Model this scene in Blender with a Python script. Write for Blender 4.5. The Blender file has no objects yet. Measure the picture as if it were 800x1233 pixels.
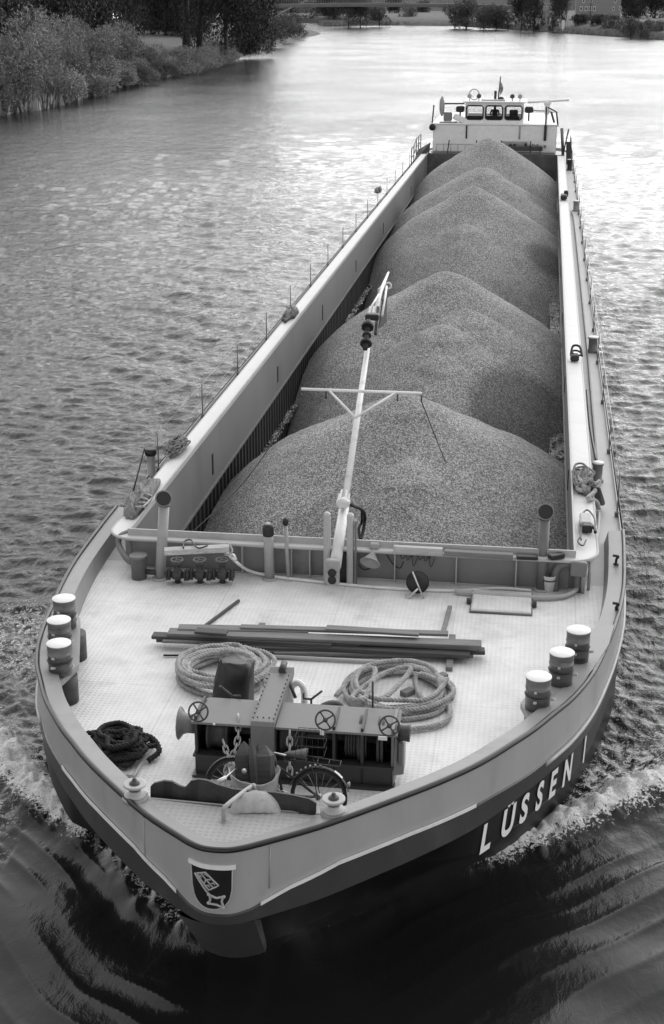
import bpy, math, random
import numpy as np
from mathutils import Vector, Matrix, noise
random.seed(7)
S = bpy.context.scene
C = S.collection
R = math.radians
# ------------------------------------------------------------------ camera
CAMX, CAMZ = 2.953, 11.2
F_, CX, CY, VX, VY = 1750., 400., 616.5, 663.4, -3.3
PITCH = math.atan((CY - VY) / F_)
YAW = R(8.075)
cam = bpy.data.cameras.new('camera'); camo = bpy.data.objects.new('camera', cam); C.objects.link(camo)
camo.location = (CAMX, 0, CAMZ)
camo.rotation_euler = (math.pi / 2 - PITCH, 0, YAW)
cam.sensor_fit = 'VERTICAL'; cam.sensor_height = 36; cam.lens = F_ / 1233 * 36
cam.clip_start = 0.5; cam.clip_end = 6000
S.camera = camo
# ------------------------------------------------------------------ light
SUN_EL, SUN_AZ = R(30), R(17)          # azimuth measured from +Y towards +X
w = bpy.data.worlds.new('World'); S.world = w; w.use_nodes = True
nt = w.node_tree; bg = nt.nodes['Background']
sky = nt.nodes.new('ShaderNodeTexSky'); sky.sky_type = 'NISHITA'; sky.sun_disc = False
sky.sun_elevation = SUN_EL; sky.sun_rotation = SUN_AZ
sky.air_density = 1.0; sky.dust_density = 0.4; sky.ozone_density = 1.0
bw = nt.nodes.new('ShaderNodeRGBToBW')
nt.links.new(sky.outputs[0], bw.inputs[0]); nt.links.new(bw.outputs[0], bg.inputs[0])
bg.inputs[1].default_value = 0.11
sd = bpy.data.lights.new('sun', 'SUN'); so = bpy.data.objects.new('sun', sd); C.objects.link(so)
sd.energy = 1.3; sd.angle = R(150)
dirv = Vector((math.sin(SUN_AZ) * math.cos(SUN_EL), math.cos(SUN_AZ) * math.cos(SUN_EL), math.sin(SUN_EL)))
so.rotation_euler = dirv.to_track_quat('Z', 'Y').to_euler(); so.location = (0, 40, 60)
S.view_settings.view_transform = 'Standard'; S.view_settings.look = 'None'
S.view_settings.exposure = 1.2; S.view_settings.gamma = 1.0

# ------------------------------------------------------------------ measuring helpers
_F = Vector((0, math.cos(PITCH), -math.sin(PITCH))); _U = Vector((0, math.sin(PITCH), math.cos(PITCH))); _X = Vector((1, 0, 0))
def ray(px, py):
    r = _F + _X * ((px - CX) / F_) + _U * ((CY - py) / F_)
    c, s = math.cos(YAW), math.sin(YAW)
    return Vector((c * r.x - s * r.y, s * r.x + c * r.y, r.z))
def P(px, py, z):
    r = ray(px, py); t = (z - CAMZ) / r.z
    return Vector((CAMX + r.x * t, r.y * t, z))
def PY(px, py, y):
    r = ray(px, py); t = y / r.y
    return Vector((CAMX + r.x * t, y, CAMZ + r.z * t))
def PX(px, py, x):
    r = ray(px, py); t = (x - CAMX) / r.x
    return Vector((x, r.y * t, CAMZ + r.z * t))
def lerp_tab(t, tab):
    if t <= tab[0][0]: return tab[0][1]
    for (a, va), (b, vb) in zip(tab, tab[1:]):
        if t <= b: return va + (vb - va) * (t - a) / (b - a)
    return tab[-1][1]

# ------------------------------------------------------------------ materials (black-and-white picture: neutral greys)
def mat(name, base, rough=0.6, var=0.15, vscale=3.0, bump=0.0, bscale=40.0, metal=0.0, spec=0.5, streak=None, dirt=0.0, dirt_scale=1.2, dirt_col=None, extra=None):
    m = bpy.data.materials.new(name); m.use_nodes = True
    t = m.node_tree; n = t.nodes; L = t.links; b = n['Principled BSDF']
    co = n.new('ShaderNodeTexCoord')
    src = co.outputs['Object']
    mp = n.new('ShaderNodeMapping'); L.new(src, mp.inputs[0])
    if streak: mp.inputs['Scale'].default_value = streak
    nz = n.new('ShaderNodeTexNoise'); nz.inputs['Scale'].default_value = vscale; nz.inputs['Detail'].default_value = 8; nz.inputs['Roughness'].default_value = 0.65
    L.new(mp.outputs[0], nz.inputs[0])
    mr = n.new('ShaderNodeMapRange'); mr.inputs[1].default_value = 0.3; mr.inputs[2].default_value = 0.7
    mr.inputs[3].default_value = base * (1 - var); mr.inputs[4].default_value = base * (1 + var)
    L.new(nz.outputs[0], mr.inputs[0]); out = mr.outputs[0]
    if dirt > 0:
        n2 = n.new('ShaderNodeTexNoise'); n2.inputs['Scale'].default_value = dirt_scale; n2.inputs['Detail'].default_value = 10; n2.inputs['Roughness'].default_value = 0.7
        L.new(mp.outputs[0], n2.inputs[0])
        m2 = n.new('ShaderNodeMapRange'); m2.inputs[1].default_value = 0.52; m2.inputs[2].default_value = 0.68; m2.inputs[3].default_value = 0; m2.inputs[4].default_value = dirt
        L.new(n2.outputs[0], m2.inputs[0])
        mx = n.new('ShaderNodeMix'); mx.data_type = 'FLOAT'
        L.new(m2.outputs[0], mx.inputs[0]); L.new(out, mx.inputs[2]); mx.inputs[3].default_value = dirt_col if dirt_col is not None else base * 0.45
        out = mx.outputs[0]
    hb = None
    if extra: out, hb = extra(n, L, co, out)
    L.new(out, b.inputs['Base Color'])
    rr = n.new('ShaderNodeMapRange'); rr.inputs[3].default_value = max(0.05, rough - 0.1); rr.inputs[4].default_value = min(1, rough + 0.12)
    L.new(nz.outputs[0], rr.inputs[0]); L.new(rr.outputs[0], b.inputs['Roughness'])
    b.inputs['Metallic'].default_value = metal; b.inputs['Specular IOR Level'].default_value = spec
    if bump > 0 or hb is not None:
        bp = n.new('ShaderNodeBump'); bp.inputs['Distance'].default_value = 0.01
        if hb is not None:
            L.new(hb, bp.inputs['Height']); bp.inputs['Strength'].default_value = 0.5
        else:
            nb = n.new('ShaderNodeTexNoise'); nb.inputs['Scale'].default_value = bscale; nb.inputs['Detail'].default_value = 6
            L.new(mp.outputs[0], nb.inputs[0]); L.new(nb.outputs[0], bp.inputs['Height']); bp.inputs['Strength'].default_value = bump
        L.new(bp.outputs[0], b.inputs['Normal'])
    return m

def math_node(n, L, op, a, b=None):
    q = n.new('ShaderNodeMath'); q.operation = op
    for i, v in enumerate((a, b)):
        if v is None: continue
        if isinstance(v, (int, float)): q.inputs[i].default_value = v
        else: L.new(v, q.inputs[i])
    return q.outputs[0]

def checker_extra(scale=11.0, contrast=0.80, seams=True):
    def f(n, L, co, out):
        sp = n.new('ShaderNodeSeparateXYZ'); L.new(co.outputs['Object'], sp.inputs[0])
        a = math_node(n, L, 'ADD', sp.outputs[0], sp.outputs[1]); b = math_node(n, L, 'SUBTRACT', sp.outputs[0], sp.outputs[1])
        k = scale * math.pi
        sa = math_node(n, L, 'SINE', math_node(n, L, 'MULTIPLY', a, k)); sb = math_node(n, L, 'SINE', math_node(n, L, 'MULTIPLY', b, k))
        p = math_node(n, L, 'MULTIPLY', sa, sb)
        g = n.new('ShaderNodeMapRange'); g.inputs[1].default_value = 0.15; g.inputs[2].default_value = 0.6; L.new(p, g.inputs[0])
        c = n.new('ShaderNodeMapRange'); c.inputs[3].default_value = 1.0; c.inputs[4].default_value = contrast; L.new(g.outputs[0], c.inputs[0])
        o = math_node(n, L, 'MULTIPLY', out, c.outputs[0])
        if seams:      # welded plate seams of the deck
            for ax, per, off in ((0, 1.9, 0.0), (1, 2.9, 0.55)):
                u = math_node(n, L, 'ADD', sp.outputs[ax], 100.0 * per + off)
                md = math_node(n, L, 'MODULO', u, per)
                gt = n.new('ShaderNodeMapRange'); gt.inputs[1].default_value = 0.0; gt.inputs[2].default_value = 0.018; gt.inputs[3].default_value = 0.72; gt.inputs[4].default_value = 1.0
                L.new(md, gt.inputs[0]); o = math_node(n, L, 'MULTIPLY', o, gt.outputs[0])
        return o, g.outputs[0]
    return f

M = {}
M['deck'] = mat('white_checker_plate', 0.72, 0.5, 0.13, 1.6, dirt=0.5, dirt_scale=1.1, dirt_col=0.40, extra=checker_extra(14.0, 0.94))
M['foredeck'] = mat('grey_checker_plate', 0.34, 0.5, 0.1, 1.5, dirt=0.2, dirt_scale=1.0, extra=checker_extra(14.0, 0.9, False))
M['side_deck'] = mat('pale_side_deck', 0.52, 0.55, 0.1, 1.0, dirt=0.3, dirt_scale=0.8, dirt_col=0.4)
M['cap'] = mat('grey_bulwark_paint', 0.27, 0.45, 0.1, 2.0, dirt=0.35, dirt_scale=1.6)
M['hull_light'] = mat('light_grey_hull_paint', 0.37, 0.4, 0.10, 1.5, dirt=0.35, dirt_scale=1.3, streak=(1, 1, 0.35), bump=0.05, bscale=3)
M['hull_band'] = mat('dark_grey_band_paint', 0.052, 0.4, 0.15, 2.0, dirt=0.4, dirt_scale=2.0, dirt_col=0.09, streak=(1, 1, 0.4))
M['hull_black'] = mat('black_hull_paint', 0.012, 0.42, 0.3, 2.0, dirt=0.4, dirt_scale=2.0, dirt_col=0.03)
M['stem'] = mat('dark_stem_paint', 0.075, 0.4, 0.15, 2.0, dirt=0.3, dirt_col=0.08)
M['black'] = mat('black_rubber', 0.012, 0.55, 0.3, 6.0, bump=0.2, bscale=30)
M['rail'] = mat('black_rail_paint', 0.012, 0.35, 0.3, 6.0)
M['white'] = mat('white_paint', 0.78, 0.45, 0.06, 3.0, dirt=0.35, dirt_scale=4, dirt_col=0.5)
M['white_clean'] = mat('white_letter_paint', 0.8, 0.5, 0.05, 3.0)
M['coam_top'] = mat('white_coaming_paint', 0.66, 0.5, 0.06, 1.0, dirt=0.5, dirt_scale=1.1, dirt_col=0.55)
M['coam_in'] = mat('grey_coaming_inner_paint', 0.16, 0.55, 0.1, 1.2, dirt=0.5, dirt_scale=1.5, dirt_col=0.095, streak=(1, 0.6, 0.25), bump=0.1, bscale=8)
M['coam_wall'] = mat('grey_coaming_wall_paint', 0.21, 0.5, 0.1, 1.2, dirt=0.5, dirt_scale=2.2, dirt_col=0.12)
M['coam_edge'] = mat('pale_grey_trim_paint', 0.42, 0.5, 0.08, 2.0, dirt=0.5, dirt_scale=3, dirt_col=0.3)
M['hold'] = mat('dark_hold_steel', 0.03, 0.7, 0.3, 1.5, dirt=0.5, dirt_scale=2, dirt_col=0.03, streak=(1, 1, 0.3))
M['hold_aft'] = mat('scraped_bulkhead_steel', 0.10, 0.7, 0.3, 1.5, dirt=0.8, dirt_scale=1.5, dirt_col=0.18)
M['mach'] = mat('grey_machinery_paint', 0.185, 0.4, 0.1, 3.0, dirt=0.4, dirt_scale=3.0, dirt_col=0.14)
M['mach_dark'] = mat('dark_machinery_paint', 0.045, 0.45, 0.2, 4.0, dirt=0.5, dirt_scale=4.0, dirt_col=0.03)
M['mach_black'] = mat('greasy_black_steel', 0.012, 0.5, 0.3, 5.0)
M['boll'] = mat('bollard_paint', 0.15, 0.35, 0.15, 3.0, streak=(1, 1, 5), dirt=0.9, dirt_scale=2.2, dirt_col=0.02)
M['pipe'] = mat('pale_grey_pipe_paint', 0.34, 0.4, 0.08, 3.0, dirt=0.4, dirt_scale=4.0)
M['pipe_dk'] = mat('mid_grey_pipe_paint', 0.16, 0.45, 0.1, 3.0, dirt=0.4, dirt_scale=4.0)
M['mast'] = mat('white_mast_paint', 0.76, 0.4, 0.06, 3.0, dirt=0.6, dirt_scale=3.5, dirt_col=0.45)
M['rope'] = mat('weathered_rope_fibre', 0.40, 0.9, 0.3, 14.0, bump=0.4, bscale=120, dirt=0.7, dirt_scale=5.0, dirt_col=0.17)
M['rope_dk'] = mat('tarred_black_rope', 0.018, 0.8, 0.5, 12.0, bump=0.4, bscale=120, dirt=0.5, dirt_col=0.06, dirt_scale=8)
M['wood'] = mat('grey_weathered_wood', 0.19, 0.8, 0.3, 5.0, streak=(0.35, 4, 4), bump=0.3, bscale=12, dirt=0.7, dirt_scale=1.2, dirt_col=0.09)
M['wood_dk'] = mat('dark_wet_wood', 0.075, 0.7, 0.35, 5.0, streak=(0.35, 4, 4), bump=0.3, bscale=12, dirt=0.6, dirt_col=0.03)
M['wood_lt'] = mat('pale_board_wood', 0.45, 0.8, 0.2, 5.0, streak=(0.4, 4, 4), bump=0.3, bscale=12, dirt=0.9, dirt_scale=4, dirt_col=0.12)
M['canvas'] = mat('pale_canvas', 0.40, 0.85, 0.2, 5.0, bump=0.9, bscale=9, dirt=0.8, dirt_scale=4)
M['cloth'] = mat('mottled_grey_cloth', 0.22, 0.9, 0.5, 9.0, bump=1.0, bscale=14, dirt=0.8, dirt_scale=6, dirt_col=0.06)
M['tarp'] = mat('black_tarpaulin', 0.016, 0.42, 0.4, 4.0, bump=0.6, bscale=9)
M['chrome'] = mat('bright_steel', 0.6, 0.3, 0.1, 5.0, metal=0.9)
M['galv'] = mat('galvanised_chain_steel', 0.5, 0.4, 0.2, 9.0, metal=0.4)
M['bark'] = mat('dark_bark', 0.045, 0.9, 0.4, 4.0, bump=0.5, bscale=8, streak=(2, 2, 0.4))
M['brick'] = mat('grey_brick', 0.26, 0.8, 0.1, 3.0)
M['roofm'] = mat('dark_roof_tiles', 0.09, 0.8, 0.2, 3.0)
M['concrete'] = mat('pale_concrete', 0.35, 0.85, 0.15, 0.4, dirt=0.5, dirt_scale=0.3)
M['bridge'] = mat('painted_bridge_steel', 0.17, 0.6, 0.15, 0.3)
M['skin'] = mat('skin', 0.35, 0.6, 0.05); M['shirt'] = mat('dark_jacket', 0.03, 0.9, 0.2); M['hair'] = mat('dark_hair', 0.03, 0.7, 0.2)
def glass_mat():
    m = bpy.data.materials.new('wheelhouse_glass'); m.use_nodes = True
    t = m.node_tree; b = t.nodes['Principled BSDF']
    b.inputs['Base Color'].default_value = (0.75, 0.75, 0.75, 1); b.inputs['Roughness'].default_value = 0.02
    b.inputs['Transmission Weight'].default_value = 1.0; b.inputs['IOR'].default_value = 1.1
    return m
M['glass'] = glass_mat()
def gravel_mat():
    m = bpy.data.materials.new('fine_gravel'); m.use_nodes = True
    t = m.node_tree; n = t.nodes; L = t.links; b = n['Principled BSDF']
    co = n.new('ShaderNodeTexCoord')
    v = n.new('ShaderNodeTexVoronoi'); v.inputs['Scale'].default_value = 42; L.new(co.outputs['Object'], v.inputs[0])
    hs = n.new('ShaderNodeSeparateColor'); L.new(v.outputs['Color'], hs.inputs[0])
    n1 = n.new('ShaderNodeTexNoise'); n1.inputs['Scale'].default_value = 14; n1.inputs['Detail'].default_value = 8; n1.inputs['Roughness'].default_value = 0.8; L.new(co.outputs['Object'], n1.inputs[0])
    n2 = n.new('ShaderNodeTexNoise'); n2.inputs['Scale'].default_value = 0.55; n2.inputs['Detail'].default_value = 4; L.new(co.outputs['Object'], n2.inputs[0])
    a = math_node(n, L, 'POWER', hs.outputs[0], 1.6)
    g = n.new('ShaderNodeMapRange'); g.inputs[3].default_value = 0.14; g.inputs[4].default_value = 0.62; L.new(a, g.inputs[0])
    g1 = n.new('ShaderNodeMapRange'); g1.inputs[1].default_value = .3; g1.inputs[2].default_value = .7; g1.inputs[3].default_value = 0.75; g1.inputs[4].default_value = 1.25; L.new(n1.outputs[0], g1.inputs[0])
    g2 = n.new('ShaderNodeMapRange'); g2.inputs[1].default_value = .35; g2.inputs[2].default_value = .65; g2.inputs[3].default_value = 0.82; g2.inputs[4].default_value = 1.12; L.new(n2.outputs[0], g2.inputs[0])
    o = math_node(n, L, 'MULTIPLY', math_node(n, L, 'MULTIPLY', g.outputs[0], g1.outputs[0]), g2.outputs[0])
    # damp darker patches
    n3 = n.new('ShaderNodeTexNoise'); n3.inputs['Scale'].default_value = 0.3; n3.inputs['Detail'].default_value = 3; L.new(co.outputs['Object'], n3.inputs[0])
    g3 = n.new('ShaderNodeMapRange'); g3.inputs[1].default_value = .66; g3.inputs[2].default_value = .72; g3.inputs[3].default_value = 1; g3.inputs[4].default_value = .55; L.new(n3.outputs[0], g3.inputs[0])
    o = math_node(n, L, 'MULTIPLY', o, g3.outputs[0])
    ge = n.new('ShaderNodeNewGeometry')
    for (wx_, wy_, rad_) in ((2.9, 38.3, 1.75), (3.2, 49.8, 1.2), (3.3, 60.2, 1.0), (3.2, 70.0, 1.6)):   # damp spots where the load is wet
        vd = n.new('ShaderNodeVectorMath'); vd.operation = 'SUBTRACT'; L.new(ge.outputs['Position'], vd.inputs[0]); vd.inputs[1].default_value = (wx_, wy_, .6)
        vm = n.new('ShaderNodeVectorMath'); vm.operation = 'MULTIPLY'; L.new(vd.outputs[0], vm.inputs[0]); vm.inputs[1].default_value = (1, .8, .5)
        vl = n.new('ShaderNodeVectorMath'); vl.operation = 'LENGTH'; L.new(vm.outputs[0], vl.inputs[0])
        dd = math_node(n, L, 'ADD', vl.outputs['Value'], math_node(n, L, 'MULTIPLY', n1.outputs[0], 1.6))
        gg = n.new('ShaderNodeMapRange'); gg.inputs[1].default_value = rad_ + .5; gg.inputs[2].default_value = rad_ + .9; gg.inputs[3].default_value = .5; gg.inputs[4].default_value = 1; L.new(dd, gg.inputs[0])
        o = math_node(n, L, 'MULTIPLY', o, gg.outputs[0])
    L.new(o, b.inputs['Base Color']); b.inputs['Roughness'].default_value = 0.9
    bp = n.new('ShaderNodeBump'); bp.inputs['Distance'].default_value = 0.03; bp.inputs['Strength'].default_value = 0.8
    hh = math_node(n, L, 'ADD', v.outputs['Distance'], n1.outputs[0]); L.new(hh, bp.inputs['Height']); L.new(bp.outputs[0], b.inputs['Normal'])
    return m
M['gravel'] = gravel_mat()
def leaf_mat(name, base):
    m = bpy.data.materials.new(name); m.use_nodes = True
    t = m.node_tree; n = t.nodes; L = t.links; b = n['Principled BSDF']
    co = n.new('ShaderNodeTexCoord'); nz = n.new('ShaderNodeTexNoise'); nz.inputs['Scale'].default_value = 0.8; nz.inputs['Detail'].default_value = 6
    L.new(co.outputs['Object'], nz.inputs[0])
    oi = n.new('ShaderNodeObjectInfo')
    mr = n.new('ShaderNodeMapRange'); mr.inputs[1].default_value = .3; mr.inputs[2].default_value = .7; mr.inputs[3].default_value = base * 0.5; mr.inputs[4].default_value = base * 1.5
    L.new(nz.outputs[0], mr.inputs[0])
    r2 = n.new('ShaderNodeMapRange'); r2.inputs[3].default_value = .75; r2.inputs[4].default_value = 1.25; L.new(oi.outputs['Random'], r2.inputs[0])
    L.new(math_node(n, L, 'MULTIPLY', mr.outputs[0], r2.outputs[0]), b.inputs['Base Color'])
    b.inputs['Roughness'].default_value = 0.6; b.inputs['Specular IOR Level'].default_value = 0.25
    b.inputs['Subsurface Weight'].default_value = 0.0
    return m
M['leaf_willow'] = leaf_mat('silvery_willow_leaves', 0.25)
M['leaf_dark'] = leaf_mat('dark_tree_leaves', 0.05)
M['leaf_mid'] = leaf_mat('mid_tree_leaves', 0.11)
M['grass'] = mat('bank_grass', 0.11, 0.9, 0.4, 0.4, dirt=0.5, dirt_scale=0.08, dirt_col=0.17)
M['bank'] = mat('stony_bank', 0.08, 0.9, 0.5, 0.8)

# ------------------------------------------------------------------ mesh builder
class MB:
    def __init__(s): s.v = []; s.f = []; s.sm = []
    def add(s, vs, fs, smooth=False):
        o = len(s.v); s.v += [tuple(p) for p in vs]
        s.f += [tuple(i + o for i in f) for f in fs]; s.sm += [smooth] * len(fs); return s
    def box(s, c, d, rot=None, bev=0.0):
        c = Vector(c); hx, hy, hz = d[0] / 2, d[1] / 2, d[2] / 2
        if bev > 0:
            b = min(bev, hx * .6, hy * .6, hz * .6)
            lay = [(hx - b, hy - b, -hz), (hx, hy, -hz + b), (hx, hy, hz - b), (hx - b, hy - b, hz)]
            vs = []
            for (x, y, z) in lay:
                q = b if x == hx else 0
                vs += [(x - q, -y, z), (x, -y + q, z), (x, y - q, z), (x - q, y, z), (-x + q, y, z), (-x, y - q, z), (-x, -y + q, z), (-x + q, -y, z)]
            fs = [tuple(range(7, -1, -1)), tuple(range(24, 32))]
            for k in range(3):
                for i in range(8):
                    j = (i + 1) % 8; fs.append((k * 8 + i, k * 8 + j, k * 8 + 8 + j, k * 8 + 8 + i))
            vs = [Vector(p) for p in vs]
        else:
            vs = [Vector((x, y, z)) for x in (-hx, hx) for y in (-hy, hy) for z in (-hz, hz)]
            fs = [(0, 1, 3, 2), (4, 6, 7, 5), (0, 4, 5, 1), (2, 3, 7, 6), (0, 2, 6, 4), (1, 5, 7, 3)]
        if rot is not None: vs = [rot @ p for p in vs]
        return s.add([p + c for p in vs], fs)
    def bar(s, a, b, wd, th, up=(0, 0, 1), bev=0.0):
        a = Vector(a); b = Vector(b); d = (b - a); L = d.length; d.normalize(); up = Vector(up)
        sx = d.cross(up)
        if sx.length < 1e-4: sx = d.cross(Vector((1, 0, 0)))
        sx.normalize(); uz = sx.cross(d).normalized()
        m = Matrix((d, sx, uz)).transposed()
        return s.box((a + b) / 2, (L, wd, th), m, bev)
    def tube(s, pts, r, n=10, cap=True, closed=False, smooth=True):
        pts = [Vector(p) for p in pts]; k = len(pts)
        rs = r if isinstance(r, (list, tuple)) else [r] * k
        vs = []; prev = None
        for i, p in enumerate(pts):
            if closed: d = pts[(i + 1) % k] - pts[i - 1]
            else: d = pts[min(i + 1, k - 1)] - pts[max(i - 1, 0)]
            if d.length < 1e-9: d = Vector((0, 0, 1))
            d.normalize()
            if prev is None:
                u = d.orthogonal().normalized()
            else:
                u = prev - d * prev.dot(d)
                u = u.normalized() if u.length > 1e-6 else d.orthogonal().normalized()
            prev = u; v = d.cross(u)
            vs += [p + (u * math.cos(t) + v * math.sin(t)) * rs[i] for t in [2 * math.pi * j / n for j in range(n)]]
        fs = []
        for i in range(k if closed else k - 1):
            a = i * n; b = ((i + 1) % k) * n
            for j in range(n):
                q = (j + 1) % n; fs.append((a + j, a + q, b + q, b + j))
        s.add(vs, fs, smooth)
        if cap and not closed:
            o = len(s.v) - len(vs)
            s.f += [tuple(o + j for j in range(n - 1, -1, -1)), tuple(o + (k - 1) * n + j for j in range(n))]; s.sm += [False, False]
        return s
    def lathe(s, prof, c, n=24, axis=(0, 0, 1), smooth=True):
        c = Vector(c); ax = Vector(axis).normalized(); q = ax.to_track_quat('Z', 'Y')
        vs = []
        for (r, z) in prof:
            vs += [c + q @ Vector((r * math.cos(2 * math.pi * j / n), r * math.sin(2 * math.pi * j / n), z)) for j in range(n)]
        fs = []
        for i in range(len(prof) - 1):
            for j in range(n):
                k = (j + 1) % n; fs.append((i * n + j, i * n + k, (i + 1) * n + k, (i + 1) * n + j))
        s.add(vs, fs, smooth)
        o = len(s.v) - len(vs)
        if prof[0][0] > 1e-6: s.f.append(tuple(o + j for j in range(n - 1, -1, -1))); s.sm.append(False)
        if prof[-1][0] > 1e-6: s.f.append(tuple(o + (len(prof) - 1) * n + j for j in range(n))); s.sm.append(False)
        return s
    def strip(s, A, B, closed=False, smooth=False):
        k = len(A); fs = [(i, (i + 1) % k, k + (i + 1) % k, k + i) for i in range(k if closed else k - 1)]
        return s.add(list(A) + list(B), fs, smooth)
    def torus(s, c, R_, r, axis=(0, 0, 1), n=28, m=8):
        c = Vector(c); q = Vector(axis).normalized().to_track_quat('Z', 'Y')
        return s.tube([c + q @ Vector((R_ * math.cos(2 * math.pi * i / n), R_ * math.sin(2 * math.pi * i / n), 0)) for i in range(n)], r, m, closed=True)
    def build(s, name, material, parent=None, label=None):
        me = bpy.data.meshes.new(name); me.from_pydata(s.v, [], s.f)
        me.polygons.foreach_set('use_smooth', s.sm); me.update()
        me.materials.append(material)
        o = bpy.data.objects.new(name, me); C.objects.link(o)
        if parent is not None:
            o.parent = parent
            o.matrix_parent_inverse = Matrix.Identity(4)
        if label: o['label'] = label
        return o
def tag(o, label=None, cat=None, group=None, kind=None):
    if label: o['label'] = label
    if cat: o['category'] = cat
    if group: o['group'] = group
    if kind: o['kind'] = kind
    return o
def empty(name, label, cat, loc=(0, 0, 0), rz=0, group=None):
    o = bpy.data.objects.new(name, None); C.objects.link(o); o.location = loc; o.rotation_euler = (0, 0, rz)
    o.empty_display_size = 0.2
    return tag(o, label, cat, group)
def copy_tree(o, parent=None, loc=None, rz=None, sc=None, label=None):
    c = o.copy(); C.objects.link(c)
    if parent is not None: c.parent = parent
    if loc is not None: c.location = loc
    if rz is not None: c.rotation_euler = (0, 0, rz)
    if sc is not None: c.scale = sc
    if label: c['label'] = label
    for ch in [k for k in bpy.data.objects if k.parent == o and k is not c]:
        copy_tree(ch, c)
    return c
def smooth_path(pts, sub=6, closed=False):
    pts = [Vector(p) for p in pts]; k = len(pts); out = []
    rng = range(k if closed else k - 1)
    for i in rng:
        g = (lambda j: pts[j % k]) if closed else (lambda j: pts[max(0, min(k - 1, j))])
        p0, p1, p2, p3 = g(i - 1), g(i), g(i + 1), g(i + 2)
        for q in range(sub):
            t = q / sub
            out.append(0.5 * ((2 * p1) + (p2 - p0) * t + (2 * p0 - 5 * p1 + 4 * p2 - p3) * t * t + (3 * p1 - p0 - 3 * p2 + p3) * t ** 3))
    if not closed: out.append(pts[-1])
    return out
def rope_mesh(mb, path, r=0.035, strands=3, pitch=0.16, n=5):
    """laid rope: strands twisted round the path"""
    res = [Vector(path[0])]; step = pitch / 9
    for a, b in zip(path, path[1:]):
        a = Vector(a); b = Vector(b); L = (b - a).length
        if L < 1e-6: continue
        k = max(1, int(L / step))
        for i in range(1, k + 1): res.append(a.lerp(b, i / k))
    ds = [0]
    for a, b in zip(res, res[1:]): ds.append(ds[-1] + (b - a).length)
    for s_ in range(strands):
        pts = []; prev = None
        for i, p in enumerate(res):
            d = (res[min(i + 1, len(res) - 1)] - res[max(i - 1, 0)])
            d = d.normalized() if d.length > 1e-9 else Vector((1, 0, 0))
            u = Vector((0, 0, 1)) - d * d.z
            u = u.normalized() if u.length > 0.05 else d.orthogonal().normalized()
            v = d.cross(u); t = 2 * math.pi * (ds[i] / pitch + s_ / strands)
            pts.append(p + (u * math.cos(t) + v * math.sin(t)) * r * 0.5)
        mb.tube(pts, r * 0.56, n)

# ================================================================== WATER
HZ = 1.90          # deck level
ZT = 2.6           # coaming top
OUT = [(0, 13.02), (.14, 13.035), (.28, 13.10), (.45, 13.22), (.97, 13.63), (1.5, 14.15), (2.0, 14.68), (2.4, 15.17), (2.72, 15.62), (3.12, 16.3), (3.42, 16.95), (3.70, 17.6), (3.98, 18.5), (4.21, 19.6), (4.4, 20.7), (4.52, 21.6), (4.6, 22.5), (4.67, 24), (4.7, 25), (4.72, 25.4), (4.73, 27), (4.73, 32), (4.73, 45), (4.73, 60), (4.73, 75), (4.73, 88), (4.7, 93), (4.5, 96), (3.8, 98.3), (2.6, 99), (0, 99.3)]
def ysh(y): return -0.15 * max(0.0, 1 - (y - 13) / 2.2)
half = smooth_path([(x, y, 0) for x, y in OUT], 4)
FULL = [Vector((-p.x + ysh(p.y), p.y, 0)) for p in reversed(half[1:])] + [Vector((p.x + ysh(p.y), p.y, 0)) for p in half]   # left stern -> bow -> right stern
FULL = [p for i, p in enumerate(FULL) if i == 0 or (p - FULL[i - 1]).length > 1e-4]
NRM = []
for i, p in enumerate(FULL):
    d = (FULL[min(i + 1, len(FULL) - 1)] - FULL[max(i - 1, 0)]).normalized(); NRM.append(Vector((d.y, -d.x, 0)))
def zr(y): return lerp_tab(y, [(13, 2.66), (14.5, 2.63), (16, 2.58), (18, 2.42), (20, 2.28), (22.5, 2.2), (25, 2.16), (25.4, 1.96), (99, 1.96), ])
def zb(y): return lerp_tab(y, [(13, 1.87), (13.15, 1.91), (13.4, 2.03), (13.8, 2.13), (14.5, 2.13), (15.6, 2.07), (17, 1.92), (18.5, 1.82), (20, 1.72), (23, 1.62), (99, 1.6)])
def zc(y): return lerp_tab(y, [(13, 1.76), (13.5, 1.76), (14.6, 1.78), (16.2, 1.78), (17.6, 1.66), (19, 1.55), (22, 1.4), (99, 1.35)])
def wl(p):
    x, y = p.x - ysh(p.y), p.y
    dy = lerp_tab(y, [(13.03, 2.0), (13.3, 1.9), (13.6, 1.7), (15.6, 1.4), (17, .9), (19.6, .4), (22.5, .2), (25, 0)])
    k = lerp_tab(abs(x), [(0, .75), (.4, .75), (1.0, .42), (1.5, .48), (2.7, .71), (3.4, .85), (4.2, .94), (4.6, 1)])
    return Vector((x * k - 0.28 * max(0, 1 - (y - 13) / 2.5), y + dy, 0))
def half_wl(y):      # rough half-breadth of the hull at the waterline
    return lerp_tab(y, [(14.2, 0), (14.3, .45), (15.3, .9), (16.9, 1.92), (17.9, 2.9), (19.9, 3.9), (23, 4.55), (25, 4.7), (95, 4.7), (99.3, 0)])

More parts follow.
